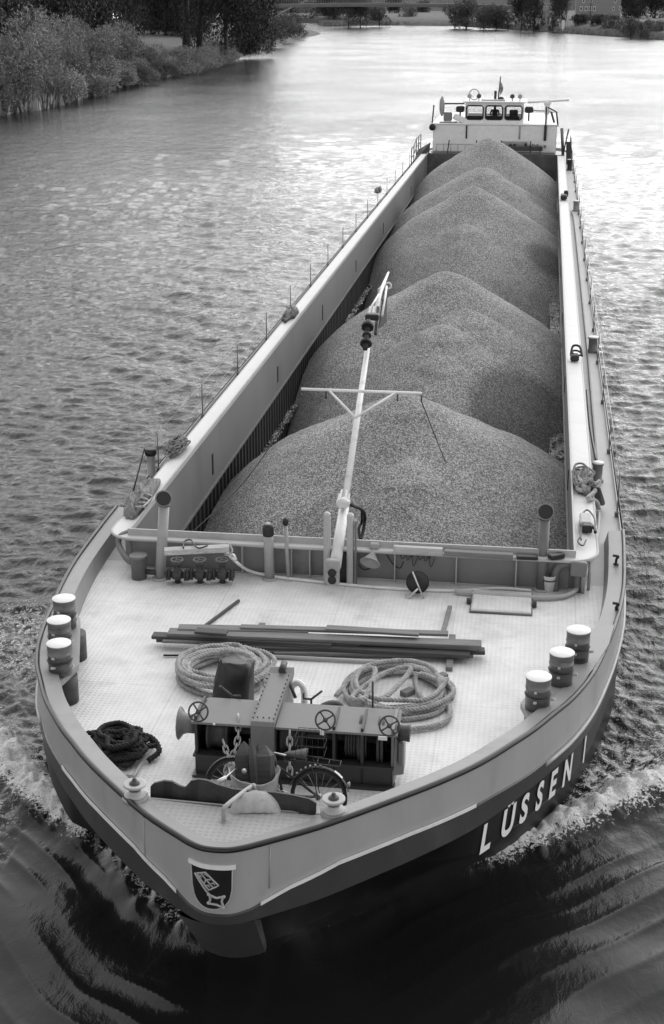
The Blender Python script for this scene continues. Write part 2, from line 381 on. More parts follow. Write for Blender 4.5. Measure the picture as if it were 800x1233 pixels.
def seg_dist(X, Y, poly):
    best = np.full(X.shape, 1e9); side = np.zeros(X.shape); arc = np.zeros(X.shape); acc = 0
    for (ax, ay), (bx, by) in zip(poly, poly[1:]):
        dx, dy = bx - ax, by - ay; L2 = dx * dx + dy * dy
        t = np.clip(((X - ax) * dx + (Y - ay) * dy) / L2, 0, 1)
        qx, qy = ax + t * dx, ay + t * dy
        d = np.hypot(X - qx, Y - qy); sg = np.sign((X - ax) * dy - (Y - ay) * dx)
        m = d < best; best = np.where(m, d, best); side = np.where(m, sg, side); arc = np.where(m, acc + t * math.sqrt(L2), arc); acc += math.sqrt(L2)
    return best, side, arc
rngn = np.random.RandomState(3)
def np_noise(X, Y, scale, octaves=3, seed=0):
    rs = np.random.RandomState(seed); out = np.zeros(X.shape); amp = 1; tot = 0
    for o in range(octaves):
        for k in range(5):
            a = rs.uniform(0, 2 * math.pi); ph = rs.uniform(0, 6.28); f = scale * (2 ** o) * rs.uniform(.6, 1.5)
            out += amp * np.sin((X * math.cos(a) + Y * math.sin(a)) * f + ph + 1.7 * np.sin((X * math.sin(a) - Y * math.cos(a)) * f * .45 + ph * 2)) / 5
        tot += amp; amp *= .55
    return out / tot * 1.8
def make_water():
    ys = [4.0]
    while ys[-1] < 11.5: ys.append(ys[-1] * 1.02)
    while ys[-1] < 26: ys.append(ys[-1] + 0.055)
    while ys[-1] < 160: ys.append(ys[-1] + max(.05, ys[-1] ** 2 / 16262 * .95))
    while ys[-1] < 1600: ys.append(ys[-1] * 1.012)
    ys = np.array(ys)
    us = np.concatenate([np.linspace(-2.6, -.62, 40)[:-1], np.linspace(-.62, .36, 760), np.linspace(.36, 2.6, 42)[1:]])
    U, Yg = np.meshgrid(us, ys); X = CAMX + U * Yg; Y = Yg
    # bow-wave crest lines
    right = [tuple(P(*p, 0)[:2]) for p in ((500, 1062), (560, 1038), (600, 1026), (650, 1005), (700, 985), (750, 966), (800, 945))]
    dx, dy = right[-1][0] - right[-2][0], right[-1][1] - right[-2][1]; right.append((right[-1][0] + dx * 60 * .6, right[-1][1] + dy * 60))
    left = [tuple(P(*p, 0)[:2]) for p in ((140, 1035), (115, 1012), (90, 992), (50, 962), (20, 930), (0, 905))]
    left.append((left[-1][0] - 28, left[-1][1] + 26)); 
    front = [tuple(P(*p, 0)[:2]) for p in ((180, 1085), (225, 1130), (275, 1158), (330, 1150), (400, 1115), (450, 1085))]
    dR, sR, aR = seg_dist(X, Y, right); dL, sL, aL = seg_dist(X, Y, left)
    dA, sA, aA = seg_dist(X, Y, list(reversed(left)) + front + right)
    near = np.clip((60 - Y) / 40, 0, 1)
    Z = np.zeros(X.shape)
    n1 = np_noise(X, Y, .8, 3, 1); n2 = np_noise(X, Y, 2.4, 3, 2); n3 = np_noise(X, Y, .25, 2, 5)
    fadeA = np.exp(-dA / 4.5)
    out = np.where(sA > 0, 1.0, 0.0)   # outside of the V = towards the camera
    crest = 0.24 * np.exp(-(dA / .42) ** 2) * np.clip(1 - aA * 0 , 0, 1)
    Z += near * crest * (1 + .35 * n2)
    # trailing curved ripples outside the wave
    ph = dA * 2 * math.pi / (.85 + .05 * dA) + .5 * n1 + .4 * n3
    ph3 = dA * math.pi / (.36 + .02 * dA) + .45 * n1 + .5 * n3; n4 = np_noise(X * .7, Y * 1.3, 1.3, 2, 21)
    Z += near * out * (fadeA * .014 * np.cos(ph) + np.exp(-dA / 8) * np.clip((24 - Y) / 5, 0, 1) * .050 * (1 - np.abs(np.sin(ph3))) ** 1.6 * np.clip(.35 + .55 * n4, .04, 1)) * (0.7 + .5 * n3)
    Z += near * out * np.exp(-dA / 9) * .006 * n2
    ph2 = (Y * .35 + X * .12 + 0.9 * n3) * 2 * math.pi
    Z += np.clip((22 - Y) / 6, 0, 1) * .012 * np.cos(ph2 * 1.15 + n1)
    # turbulent water between crest and hull
    ins = np.clip(1 - out, 0, 1) * near
    Z += ins * .05 * np_noise(X, Y, 3.5, 3, 9) * np.exp(-dA / 5)
    # dip/rise at stem
    ds = np.hypot(X + .3, Y - 14.3); Z += .36 * np.exp(-(ds / 1.1) ** 2)
    # hull pressure raising
    # general swell and cross sea, plus a diagonal divergent wake wave train on the left
    Z += .018 * n2 * np.clip(1 - Y / 400, 0.1, 1) * np.clip((Y - 17) / 8, .2, 1)
    a0 = P(330, 120, 0); a1 = P(200, 420, 0)
    ln = [(a0.x, a0.y), (P(285, 170, 0).x, P(285, 170, 0).y), (P(250, 270, 0).x, P(250, 270, 0).y), (a1.x, a1.y), (P(180, 600, 0).x, P(180, 600, 0).y)]
    dK, sK, aK = seg_dist(X, Y, ln)
    lam = 2.3
    Z += .07 * np.exp(-(dK / 2.0) ** 2) * np.cos((Y * .8 + X * .55) * 2 * math.pi / lam + .6 * n3) * np.clip((Y - 25) / 30, 0, 1) * np.clip((150 - Y) / 50, 0, 1)
    # wind waves: a sum of many short-crested wave trains
    dys = np.gradient(ys)[:, None]; rs = np.random.RandomState(44); calmf = np.clip((Y - 17) / 10, 0, 1)
    for k in range(60):
        lm = .23 * (8.5 ** (k / 59)) * rs.uniform(.9, 1.1); th = R(94) + rs.normal() * R(30); ph0 = rs.uniform(0, 6.28)
        kx, ky = math.cos(th) * 2 * math.pi / lm, math.sin(th) * 2 * math.pi / lm
        Z += calmf * np.clip((lm / dys - 1.4) / 1.0, 0, 1) * (.0062 * lm) * (1 if lm < 1.1 else np.clip((Y - 45) / 60, .12, .6)) * np.sin(kx * X + ky * Y + ph0)
    # foam masks
    w1 = .27 + .03 * aR
    fR = np.exp(-((dR + .0) / w1) ** 2) * np.clip((aR - .3) / .7, 0, 1) * np.clip(1.1 - aR / 26, .25, 1)
    trR = (sR < 0) * np.exp(-np.abs(dR) / 1.6) * .62 * np.clip((aR - 1.2) / 2, 0, 1) * np.clip(1.1 - aR / 40, .2, 1)
    w2 = .25 + .04 * aL
    fL = np.exp(-(dL / w2) ** 2) * np.clip((aL - .2) / .6, 0, 1) * np.clip(1.15 - aL / 22, .25, 1)
    trL = (np.sign(sL) > 0) * np.exp(-np.abs(dL) / 1.5) * .5 * np.clip((aL - .5) / 1.5, 0, 1)
    hullside = np.abs(X) - 4.6
    fS = .85 * np.exp(-np.clip(-4.4 - X, 0, 30) / 3.0) * (X < -3.9) * np.clip((Y - 15.5) / 2, 0, 1) * np.clip((29 - Y) / 5, 0, 1) * np.clip(.55 + .6 * np_noise(X, Y, 1.1, 3, 31), 0, 1)
    fH = np.exp(-np.clip(hullside, 0, 9) / .6) * (Y > 22) * (Y < 60) * .33
    fF = np.exp(-(dA / .22) ** 2) * .44 + (sA < 0) * np.exp(-dA / 1.2) * .34 * (Y < 19)
    foam = np.clip(np.maximum.reduce([fR, trR, fL, trL, fH, fF, fS]), 0, 1)
    Z += foam * (.09 * np_noise(X, Y, 7, 3, 12) + .05 * np_noise(X, Y, 17, 2, 14))
    nr, nc = X.shape
    hw = np.vectorize(half_wl)(np.clip(ys, 14.2, 99.3)); inside = (np.abs(X + .15) < (hw[:, None] - .35)) & (Y > 15.0) & (Y < 98.5)
    V = np.stack([X, Y, Z], -1).reshape(-1, 3)
    idx = np.arange(nr * nc).reshape(nr, nc)
    keep = ~(inside[:-1, :-1] & inside[1:, :-1] & inside[:-1, 1:] & inside[1:, 1:])
    q = np.stack([idx[:-1, :-1], idx[:-1, 1:], idx[1:, 1:], idx[1:, :-1]], -1)[keep]
    me = bpy.data.meshes.new('river_water')
    me.vertices.add(len(V)); me.vertices.foreach_set('co', V.ravel())
    me.loops.add(q.size); me.loops.foreach_set('vertex_index', q.ravel().astype(np.int32))
    me.polygons.add(len(q)); me.polygons.foreach_set('loop_start', np.arange(0, q.size, 4, dtype=np.int32)); me.polygons.foreach_set('loop_total', np.full(len(q), 4, dtype=np.int32))
    me.update(); me.validate(); me.polygons.foreach_set('use_smooth', np.ones(len(me.polygons), dtype=bool))
    at = me.attributes.new('foam', 'FLOAT', 'POINT'); at.data.foreach_set('value', foam.ravel().astype(np.float32))
    o = bpy.data.objects.new('river_water', me); C.objects.link(o); tag(o, kind='structure')
    m = bpy.data.materials.new('river_water'); m.use_nodes = True
    t = m.node_tree; n = t.nodes; L = t.links; b = n['Principled BSDF']
    co = n.new('ShaderNodeTexCoord')
    b.inputs['Base Color'].default_value = (.011, .011, .011, 1); b.inputs['Roughness'].default_value = .10; b.inputs['IOR'].default_value = 1.28
    mp = n.new('ShaderNodeMapping'); mp.inputs['Rotation'].default_value = (0, 0, R(-8)); mp.inputs['Scale'].default_value = (1.05, .55, 1); L.new(co.outputs['Object'], mp.inputs[0])
    def nz(s, d, r=.55, dist=0.4):
        q = n.new('ShaderNodeTexNoise'); q.inputs['Scale'].default_value = s; q.inputs['Detail'].default_value = d; q.inputs['Roughness'].default_value = r; q.inputs['Distortion'].default_value = dist
        L.new(mp.outputs[0], q.inputs[0]); return q.outputs[0]
    cd = n.new('ShaderNodeSeparateXYZ'); L.new(co.outputs['Object'], cd.inputs[0])
    calm = n.new('ShaderNodeMapRange'); calm.inputs[1].default_value = 16; calm.inputs[2].default_value = 30; calm.inputs[3].default_value = 0.075; calm.inputs[4].default_value = 1; L.new(cd.outputs[1], calm.inputs[0])
    patch = n.new('ShaderNodeTexNoise'); patch.inputs['Scale'].default_value = .05; patch.inputs['Detail'].default_value = 3; L.new(co.outputs['Object'], patch.inputs[0])
    pr = n.new('ShaderNodeMapRange'); pr.inputs[1].default_value = .35; pr.inputs[2].default_value = .65; pr.inputs[3].default_value = .7; pr.inputs[4].default_value = 1.25; L.new(patch.outputs[0], pr.inputs[0])
    h = math_node(n, L, 'ADD', math_node(n, L, 'MULTIPLY', nz(1.1, 4, .6), .5), math_node(n, L, 'MULTIPLY', nz(4.2, 5, .65), .48))
    h = math_node(n, L, 'ADD', h, math_node(n, L, 'MULTIPLY', nz(.35, 4, .65), .8))
    h = math_node(n, L, 'MULTIPLY', math_node(n, L, 'MULTIPLY', h, calm.outputs[0]), pr.outputs[0])
    bp = n.new('ShaderNodeBump'); bp.inputs['Strength'].default_value = 1.0; bp.inputs['Distance'].default_value = .20; L.new(h, bp.inputs['Height']); L.new(bp.outputs[0], b.inputs['Normal'])
    # foam
    fa = n.new('ShaderNodeAttribute'); fa.attribute_name = 'foam'
    def nf(s, d, r, off):
        m2 = n.new('ShaderNodeMapping'); m2.inputs['Location'].default_value = (off, 0, 0); L.new(co.outputs['Object'], m2.inputs[0])
        q = n.new('ShaderNodeTexNoise'); q.inputs['Scale'].default_value = s; q.inputs['Detail'].default_value = d; q.inputs['Roughness'].default_value = r; q.inputs['Distortion'].default_value = 1.2
        L.new(m2.outputs[0], q.inputs[0]); return q.outputs[0]
    a = nf(13, 9, .76, 0); r_ = nf(2.2, 6, .7, 30)
    ridge = math_node(n, L, 'SUBTRACT', 1.0, math_node(n, L, 'MULTIPLY', math_node(n, L, 'ABSOLUTE', math_node(n, L, 'SUBTRACT', r_, .5)), 7.0))
    ridge = math_node(n, L, 'MULTIPLY', math_node(n, L, 'MAXIMUM', ridge, 0.0), .24)
    tot = math_node(n, L, 'ADD', math_node(n, L, 'ADD', math_node(n, L, 'MULTIPLY', fa.outputs['Fac'], .62), math_node(n, L, 'MULTIPLY', math_node(n, L, 'SUBTRACT', a, .5), 1.7)), ridge)
    k = n.new('ShaderNodeMapRange'); k.inputs[1].default_value = .44; k.inputs[2].default_value = .56; L.new(tot, k.inputs[0])
    gate = n.new('ShaderNodeMapRange'); gate.inputs[1].default_value = .08; gate.inputs[2].default_value = .25; L.new(fa.outputs['Fac'], gate.inputs[0])
    msk = math_node(n, L, 'MULTIPLY', k.outputs[0], gate.outputs[0])
    df = n.new('ShaderNodeBsdfPrincipled'); fc = n.new('ShaderNodeMapRange'); fc.inputs[1].default_value = .35; fc.inputs[2].default_value = .62; fc.inputs[3].default_value = .45; fc.inputs[4].default_value = .95; L.new(nf(24, 6, .7, 11), fc.inputs[0]); L.new(fc.outputs[0], df.inputs['Base Color']); df.inputs['Roughness'].default_value = .8
    b2 = n.new('ShaderNodeBump'); b2.inputs['Strength'].default_value = .8; b2.inputs['Distance'].default_value = .05; L.new(a, b2.inputs['Height']); L.new(b2.outputs[0], df.inputs['Normal'])
    mx = n.new('ShaderNodeMixShader'); L.new(msk, mx.inputs[0]); L.new(b.outputs[0], mx.inputs[1]); L.new(df.outputs[0], mx.inputs[2])
    L.new(mx.outputs[0], n['Material Output'].inputs[0])
    me.materials.append(m)
    # the reach of river behind the camera
    q2 = MB().add([(-60, -300, 0), (60, -300, 0), (CAMX + 2.6 * 4, 4, 0), (CAMX - 2.6 * 4, 4, 0)], [(0, 1, 2, 3)])
    tag(q2.build('river_water_near', m), kind='structure')
make_water()

# ================================================================== BANKS
def height_bank(d):  # d metres inland
    return lerp_tab(d, [(-2, -1), (0, -.05), (1.2, .5), (5, 1.6), (14, 3.2), (60, 4.0), (400, 5)])
LEFT = [(-47, -60), (-48, 60), (-51, 144)] + [tuple(P(*p, 0)[:2]) for p in ((60, 130), (110, 115), (150, 103), (200, 92), (250, 80), (290, 68), (330, 56), (352, 50), (372, 45))] + [(-72, 500), (-90, 540), (-150, 590), (-300, 640)]
def bank_mesh(name, line, inland, steps=(-2, 0, .6, 1.5, 4, 8, 14, 30, 60, 120, 300), mt='grass'):
    mb = MB(); rows = []
    pts = smooth_path([(x, y, 0) for x, y in line], 8)
    for p in pts:
        row = []
        for d in steps:
            j = noise.noise(Vector((p.x * .11, p.y * .11, d * .3)))
            row.append((p.x + inland[0] * (d + (j * 1.5 if d < 5 else 0)), p.y + inland[1] * d, height_bank(d) + (.3 * j if d > 1 else 0)))
        rows.append(row)
    for a, b in zip(rows, rows[1:]): mb.strip(a, b, smooth=True)
    return tag(mb.build(name, M[mt]), kind='structure')
bank_mesh('river_bank', LEFT, (-1, 0))
FAR = [tuple(P(*p, 0)[:2]) for p in ((250, 27.5), (330, 27.5), (400, 28), (450, 30), (520, 31), (560, 31), (600, 33), (640, 35), (700, 39), (760, 42), (800, 48))] + [(60, 380), (75, 300), (80, 200), (85, -60)]
def far_inland():
    mb = MB(); pts = smooth_path([(x, y, 0) for x, y in FAR], 8); rows = []
    for i, p in enumerate(pts):
        d0 = (pts[min(i + 1, len(pts) - 1)] - pts[max(i - 1, 0)]).normalized(); nn = Vector((-d0.y, d0.x, 0))
        if p.y < 480: nn = Vector((1, .2, 0)).normalized()
        else: nn = (Vector((.35, 1, 0))).normalized()
        row = []
        for d in (-3, 0, 1, 3, 8, 16, 40, 120, 500):
            h = lerp_tab(d, [(-3, -1), (0, -.1), (1, .5), (3, 1.3), (8, 2.2), (16, 2.8), (40, 3.4), (500, 4.5)])
            q = p + nn * d; row.append((q.x, q.y, h))
        rows.append(row)
    for a, b in zip(rows, rows[1:]): mb.strip(a, b, smooth=True)
    tag(mb.build('far_river_bank', M['grass']), kind='structure')
far_inland()

# ================================================================== BARGE
barge = empty('cargo_barge', 'long loaded river cargo barge with grey bow under way towards the viewer', 'barge', (0, 13, 0))
OFFB = Vector((0, 13, 0))
def bb(mb, name, material, parent=None, label=None):
    """a part of the barge: vertices are written in world space, stored relative to the barge"""
    par = parent or barge
    if par is barge:
        mb.v = [(x, y - 13, z) for x, y, z in mb.v]
        return mb.build(name, material, barge, label)
    o = par; off = Vector((0, 0, 0))
    while o is not None: off += o.location; o = o.parent
    mb.v = [(x - off.x, y - off.y, z - off.z) for x, y, z in mb.v]
    return mb.build(name, material, par, label)
def at_loc(o, loc, parent=None):
    o.location = Vector(loc) - (OFFB if (parent or barge) is barge else Vector((0, 0, 0))); return o

n_ = len(FULL)
def ring(zf, off=0.0, inset=0.0):
    out = []
    for p, nn in zip(FULL, NRM):
        q = p.lerp(wl(p), inset(p) if callable(inset) else inset) + nn * off
        out.append((q.x, q.y, zf(p.y) if callable(zf) else zf))
    return out
# light upper strake
mb = MB(); mb.strip(ring(lambda y: zr(y)), ring(lambda y: zb(y)), smooth=True); bb(mb, 'upper_hull_plating', M['hull_light'])
# dark band, standing 20 mm proud of the strake
mb = MB()
mb.strip(ring(lambda y: zb(y) + .005, .0), ring(lambda y: zb(y) - .01, .022), smooth=False)
mb.strip(ring(lambda y: zb(y) - .01, .022), ring(zc, .022), smooth=True)
mb.strip(ring(zc, .022), ring(lambda y: zc(y) - .02, -.02), smooth=False)
bb(mb, 'dark_hull_band', M['hull_band'])
def insD(p):
    return lerp_tab(p.y, [(13.03, .25), (13.25, .3), (13.6, .5), (14.3, .5), (15.0, .12), (15.4, 0)])
mb = MB()
r0 = ring(lambda y: zc(y) - .02, -.012); r1 = ring(lambda y: zc(y) - .42, -.012, insD); r2 = ring(0.55, -.02, lambda p: max(.62, insD(p)))
r3 = ring(-.6, -.02, 1.0)
mb.strip(r0, r1, smooth=True); mb.strip(r1, r2, smooth=True); mb.strip(r2, r3, smooth=True)
bb(mb, 'lower_hull_plating', M['hull_black'])
# stem post: the blunt plate under the bow
mb = MB(); A = []; B = []
for i in range(13):
    t = -1 + i / 6; xx = t * .42
    A.append((xx - .20, 13.10 + .10 * t * t * 1.2 + (.0 if abs(t) < 1 else .0), 1.69)); B.append((xx * .9 - .36, 15.05 + .2 * t * t, -.5))
mb.strip(A, B, smooth=True)
A2 = [(A[0][0], A[0][1] + 1.6, 1.69), A[0]]; B2 = [(B[0][0], B[0][1] + 1.5, -.5), B[0]]
mb.strip(A2, B2); mb.strip([A[-1], (A[-1][0], A[-1][1] + 1.6, 1.69)], [B[-1], (B[-1][0], B[-1][1] + 1.5, -.5)])
bb(mb, 'stem_plate', M['stem'])
# black rounded rail, bulwark cap and inner plating
bow_i = [i for i, p in enumerate(FULL) if p.y < 25.05]; i0, i1 = bow_i[0], bow_i[-1]
rr = [Vector(q) for q in ring(lambda y: zr(y) + .012, -.012)][i0:i1 + 1]
mb = MB(); mb.tube(rr, .034, 8); bb(mb, 'rail_bar', M['rail'])
capw = .27
c0 = ring(lambda y: zr(y) + .004, -.03)[i0:i1 + 1]; c1 = ring(lambda y: zr(y) - .02, -capw)[i0:i1 + 1]; c2 = ring(lambda y: HZ - .02, -capw - .07)[i0:i1 + 1]
mb = MB(); mb.strip(c0, c1, smooth=True); mb.strip(c1, c2, smooth=True)
for E_ in (0, -1):
    mb.add([c0[E_], c1[E_], c2[E_], (c0[E_][0], c0[E_][1], HZ - .02)], [(0, 1, 2, 3)])
bb(mb, 'bulwark_cap', M['cap'])
# white trim stripes on the hull
def hull_point(s_, z, off):   # s_: arc length from the bow centre (+ starboard of picture)
    j = min(range(n_), key=lambda i: abs(FULL[i].x - ysh(FULL[i].y)) + FULL[i].y * .0 + (0 if FULL[i].y < 50 else 99))
    acc = 0; i = j; step = 1 if s_ > 0 else -1
    while 0 <= i + step < n_:
        L_ = (FULL[i + step] - FULL[i]).length
        if acc + L_ >= abs(s_):
            t = (abs(s_) - acc) / L_; p = FULL[i].lerp(FULL[i + step], t); nn = NRM[i].lerp(NRM[i + step], t).normalized()
            return Vector((p.x, p.y, z)) + nn * off
        acc += L_; i += step
    return Vector((FULL[i].x, FULL[i].y, z))
def stripe(s0, s1, zf, hgt, off, k=60, taper=False):
    A, B = [], []
    for i in range(k + 1):
        s_ = s0 + (s1 - s0) * i / k; q = hull_point(s_, 0, 0); z = zf(q.y)
        h_ = hgt * (min(1, (k - i) / 12 + .15, i / 4 + .2) if taper else 1)
        A.append(hull_point(s_, z + h_, off)); B.append(hull_point(s_, z, off))
    return A, B
for (s0, s1) in ((-3.6, -.55), (.48, 3.55)):
    A, B = stripe(s0, s1, lambda y: zb(y) - .012, .036, .03); mb = MB(); mb.strip(A, B, smooth=True); mb.strip(A, [q + Vector((0, .03, 0)) for q in A]); bb(mb, 'white_trim_stripe', M['white'])
for s0 in (-1.15, .62):   # weld seams
    a = hull_point(s0, zr(13.4) - .03, .004); b_ = hull_point(s0 - .02, zb(13.5) + .04, .004); mb = MB(); mb.tube([a, b_], .008, 6); bb(mb, 'weld_seam', M['hull_light'])
# fender ledge line along the band
for sgn in (1, -1):
    path = []
    for i in range(80):
        s_ = sgn * (5.2 + i * .25); q = hull_point(s_, 0, 0); path.append(hull_point(s_, zb(q.y) - .03, .03))
    mb = MB(); mb.tube(path, .03, 6); bb(mb, 'rubbing_bar', M['hull_light'])
# coat of arms: black shield with white top bar and a key
def wrap(u, v, off): return hull_point(u - .055, v, off)
K = 22; sw = .225
def shield_bot(t): return 1.945 + .26 * (1 - math.sqrt(max(0, 1 - abs(t) ** 2.3))) + (.0)
top = 2.455
mb = MB(); A, B = [], []
for i in range(K + 1):
    t = -1 + 2 * i / K; A.append(wrap(t * sw * (1.04), top, .014)); B.append(wrap(t * sw, shield_bot(t) if abs(t) < 1 else 2.2, .014))
mb.strip(A, B, smooth=True); shield = bb(mb, 'shield_emblem', M['hull_black'])
mb = MB(); mb.tube([wrap(sw * 1.04, 2.44, .018), wrap(sw, 2.2, .018)] + [wrap((1 - 2 * i / K) * sw, shield_bot(1 - 2 * i / K), .018) for i in range(1, K)] + [wrap(-sw, 2.2, .018), wrap(-sw * 1.04, 2.44, .018)], .008, 6); bb(mb, 'shield_border', M['coam_edge'], shield)
mb = MB(); A, B = [], []
for i in range(K + 1):
    t = -1 + 2 * i / K; A.append(wrap(t * sw * 1.2, top + .035, .022)); B.append(wrap(t * sw * 1.2, top - .01, .022))
mb.strip(A, B, smooth=True); mb.strip([a + Vector((0, .03, 0)) for a in A], A); bb(mb, 'shield_top_bar', M['white_clean'], shield)
mb = MB()
def key_line(pts, r=.011):
    pp = []
    for (a, b) in zip(pts, pts[1:]):
        for i in range(5): t = i / 5; pp.append(wrap(a[0] + (b[0] - a[0]) * t, a[1] + (b[1] - a[1]) * t, .020))
    pp.append(wrap(pts[-1][0], pts[-1][1], .020)); mb.tube(pp, r, 6)
def kz(px, py):   # emblem sketch grid (0..800 x 0..985) to the plate
    return ((px - 395) / 640 * .51, 2.455 - (py - 215) / 560 * .55)
key_line([kz(170, 315), kz(370, 545)], .012)
key_line([kz(205, 310), kz(330, 270), kz(505, 420), kz(370, 490), kz(205, 310)], .010)
key_line([kz(265, 290), kz(335, 360), kz(310, 420)], .008); key_line([kz(335, 360), kz(400, 355)], .008); key_line([kz(335, 360), kz(435, 455)], .008)
for (cx_, cy_) in ((250, 335), (335, 305), (430, 405), (360, 440)):
    key_line([kz(cx_ - 22, cy_ - 4), kz(cx_ + 8, cy_ - 12), kz(cx_ + 24, cy_ + 12)], .007)
ring8 = [kz(*p) for p in ((375, 550), (470, 580), (560, 560), (540, 620), (560, 700), (470, 665), (365, 660), (390, 600), (375, 550))]
key_line(ring8, .014)
for p in ((365, 545), (570, 560), (555, 700), (360, 655)): q = wrap(*kz(*p), .02); mb.lathe([(0, -.02), (.017, -.012), (.02, 0), (.017, .012), (0, .02)], q, 10)
bb(mb, 'key_emblem', M['coam_edge'], shield)
# name in raised letters, wrapped on the black plating
def lettering(txt, s_start, height, zbase, gap, cell):
    for k, ch in enumerate(txt):
        if ch == ' ': continue
        cu = bpy.data.curves.new('letter', 'FONT'); cu.body = ch; cu.size = 1.0; cu.extrude = 0.0; cu.offset = .035; cu.resolution_u = 6
        ob = bpy.data.objects.new('tmp_letter', cu); C.objects.link(ob)
        dg = bpy.context.evaluated_depsgraph_get(); me = bpy.data.meshes.new_from_object(ob.evaluated_get(dg)); bpy.data.objects.remove(ob)
        xs = [v.co.x for v in me.vertices]; x0 = min(xs)
        s0 = s_start + k * cell
        mb = MB(); vs = []
        for v in me.vertices:
            vv = v.co.y * height / .70; uu = (v.co.x - x0) * height / .70 * .84 + .2 * vv - .02
            q = hull_point(s0 + uu, 0, 0)
            vs.append(hull_point(s0 + uu, zbase(q.y) + vv, .006))
        fs = [tuple(p.vertices) for p in me.polygons]; bpy.data.meshes.remove(me)
        mb.add(vs, fs); bb(mb, 'name_letter', M['white_clean'], None)
lettering('LÜSSEN I', 3.70, .36, lambda y: zc(y) - .42, .03, .435)

# deck: one sheet from the bow to the stern, in two materials
inner = ring(lambda y: HZ, -.20)
def inner_x(y, side):
    pts = [p for p in inner if (p[0] > -.1 if side > 0 else p[0] < -.1)]
    pts = sorted(pts, key=lambda p: p[1]); return lerp_tab(y, [(p[1], p[0]) for p in pts])
mb = MB(); ysd = [13.35 + .35 * i for i in range(28)] + [22.95]
L_ = [(inner_x(y, -1), y, HZ) for y in ysd]; R_ = [(inner_x(y, 1), y, HZ) for y in ysd]; mb.strip(R_, L_); bb(mb, 'bow_deck', M['deck'])
for sgn in (-1, 1):
    mb = MB(); ysd2 = [22.95, 24, 25, 25.4, 27, 40, 60, 88, 92]
    A = [(sgn * 3.85, y, HZ) for y in ysd2]; B = [(inner_x(y, sgn) if y < 25.2 else sgn * 4.7, y, HZ) for y in ysd2]
    mb.strip(B, A) if sgn > 0 else mb.strip(A, B); bb(mb, 'side_deck', M['side_deck'])
mb = MB(); mb.strip([(4.7, 88, HZ - .006), (4.65, 93, HZ - .006), (4.4, 96, HZ - .006), (2.5, 98.9, HZ - .006)], [(-4.7, 88, HZ - .006), (-4.65, 93, HZ - .006), (-4.4, 96, HZ - .006), (-2.5, 98.9, HZ - .006)]); bb(mb, 'stern_deck', M['side_deck'])
for sgn in (-1, 1):   # low gunwale bar
    mb = MB(); mb.strip([(sgn * 4.70, y, 1.98) for y in (25, 92)], [(sgn * 4.735, y, 1.98) for y in (25, 92)]) ; mb.box((sgn * 4.705, 58.5, 1.94), (.05, 67, .08)); bb(mb, 'gunwale_bar', M['coam_edge'])
# raised foredeck plate
yl, yr = P(180, 963, 2.6).y, P(395, 991, 2.6).y
mb = MB(); front = [q for q in ring(lambda y: zr(y) - .012, -.045) if q[1] < 14.6 and q[1] < 50]
front = [q for q in front if q[1] < (yl if q[0] < 0 else yr)]
pl = P(180, 957, 2.6); pr_ = P(400, 985, 2.6)
poly = [(front[0][0], yl, 2.615)] + [(q[0], q[1], q[2]) for q in front] + [(front[-1][0] + .12, yr + .12, 2.615)]
cen = (-.2, 14.0, 2.63)
k = len(poly); vs = poly + [(-.1, (yl + yr) / 2, 2.63)]
mb.add(vs, [(i, i + 1, k) for i in range(k - 1)] , False)
mb.bar((poly[0][0], poly[0][1] + .01, 2.58), (poly[-1][0], poly[-1][1] + .01, 2.58), .03, .09)
bb(mb, 'foredeck_plate', M['foredeck'])
FPZ = 2.63
# fairlead rollers
def roller(px, py, s=1.0):
    c = P(px, py, FPZ + .03)
    mb = MB(); mb.lathe([(.125, 0), (.13, .012), (.12, .03), (.07, .045), (.068, .10), (.11, .12), (.13, .14), (.13, .16), (.11, .162), (.04, .15)], c, 28); r = bb(mb, 'fairlead_roller', M['coam_edge'])
    mb = MB(); mb.lathe([(.06, .145), (.06, .165), (.048, .18), (.036, .185), (.028, .19), (.024, .22), (0, .225)], c, 16); bb(mb, 'roller_bolt', M['mach_dark'], r)
    mb = MB(); mb.lathe([(.069, .045), (.069, .10)], c, 24); bb(mb, 'roller_groove', M['mach_dark'], r)
    mb = MB(); mb.lathe([(.15, -.05), (.15, .0), (.0, .0)], c, 24); bb(mb, 'roller_base', M['foredeck'], r)
roller(163, 958); roller(402, 976)
# bent towing pipe on the foredeck
a = P(270, 990, FPZ); b_ = P(304, 962, FPZ)
mb = MB(); mb.tube(smooth_path([a, a + Vector((0, 0, .14)), a + Vector((.03, .03, .2)), b_ + Vector((-.02, 0, .15)), b_ + Vector((.02, .02, .13)), b_ + Vector((.02, .06, -.2))], 5), .026, 10)
mb.lathe([(.05, 0), (.05, .012), (0, .012)], a, 12); bb(mb, 'bent_pipe_bracket', M['pipe'])
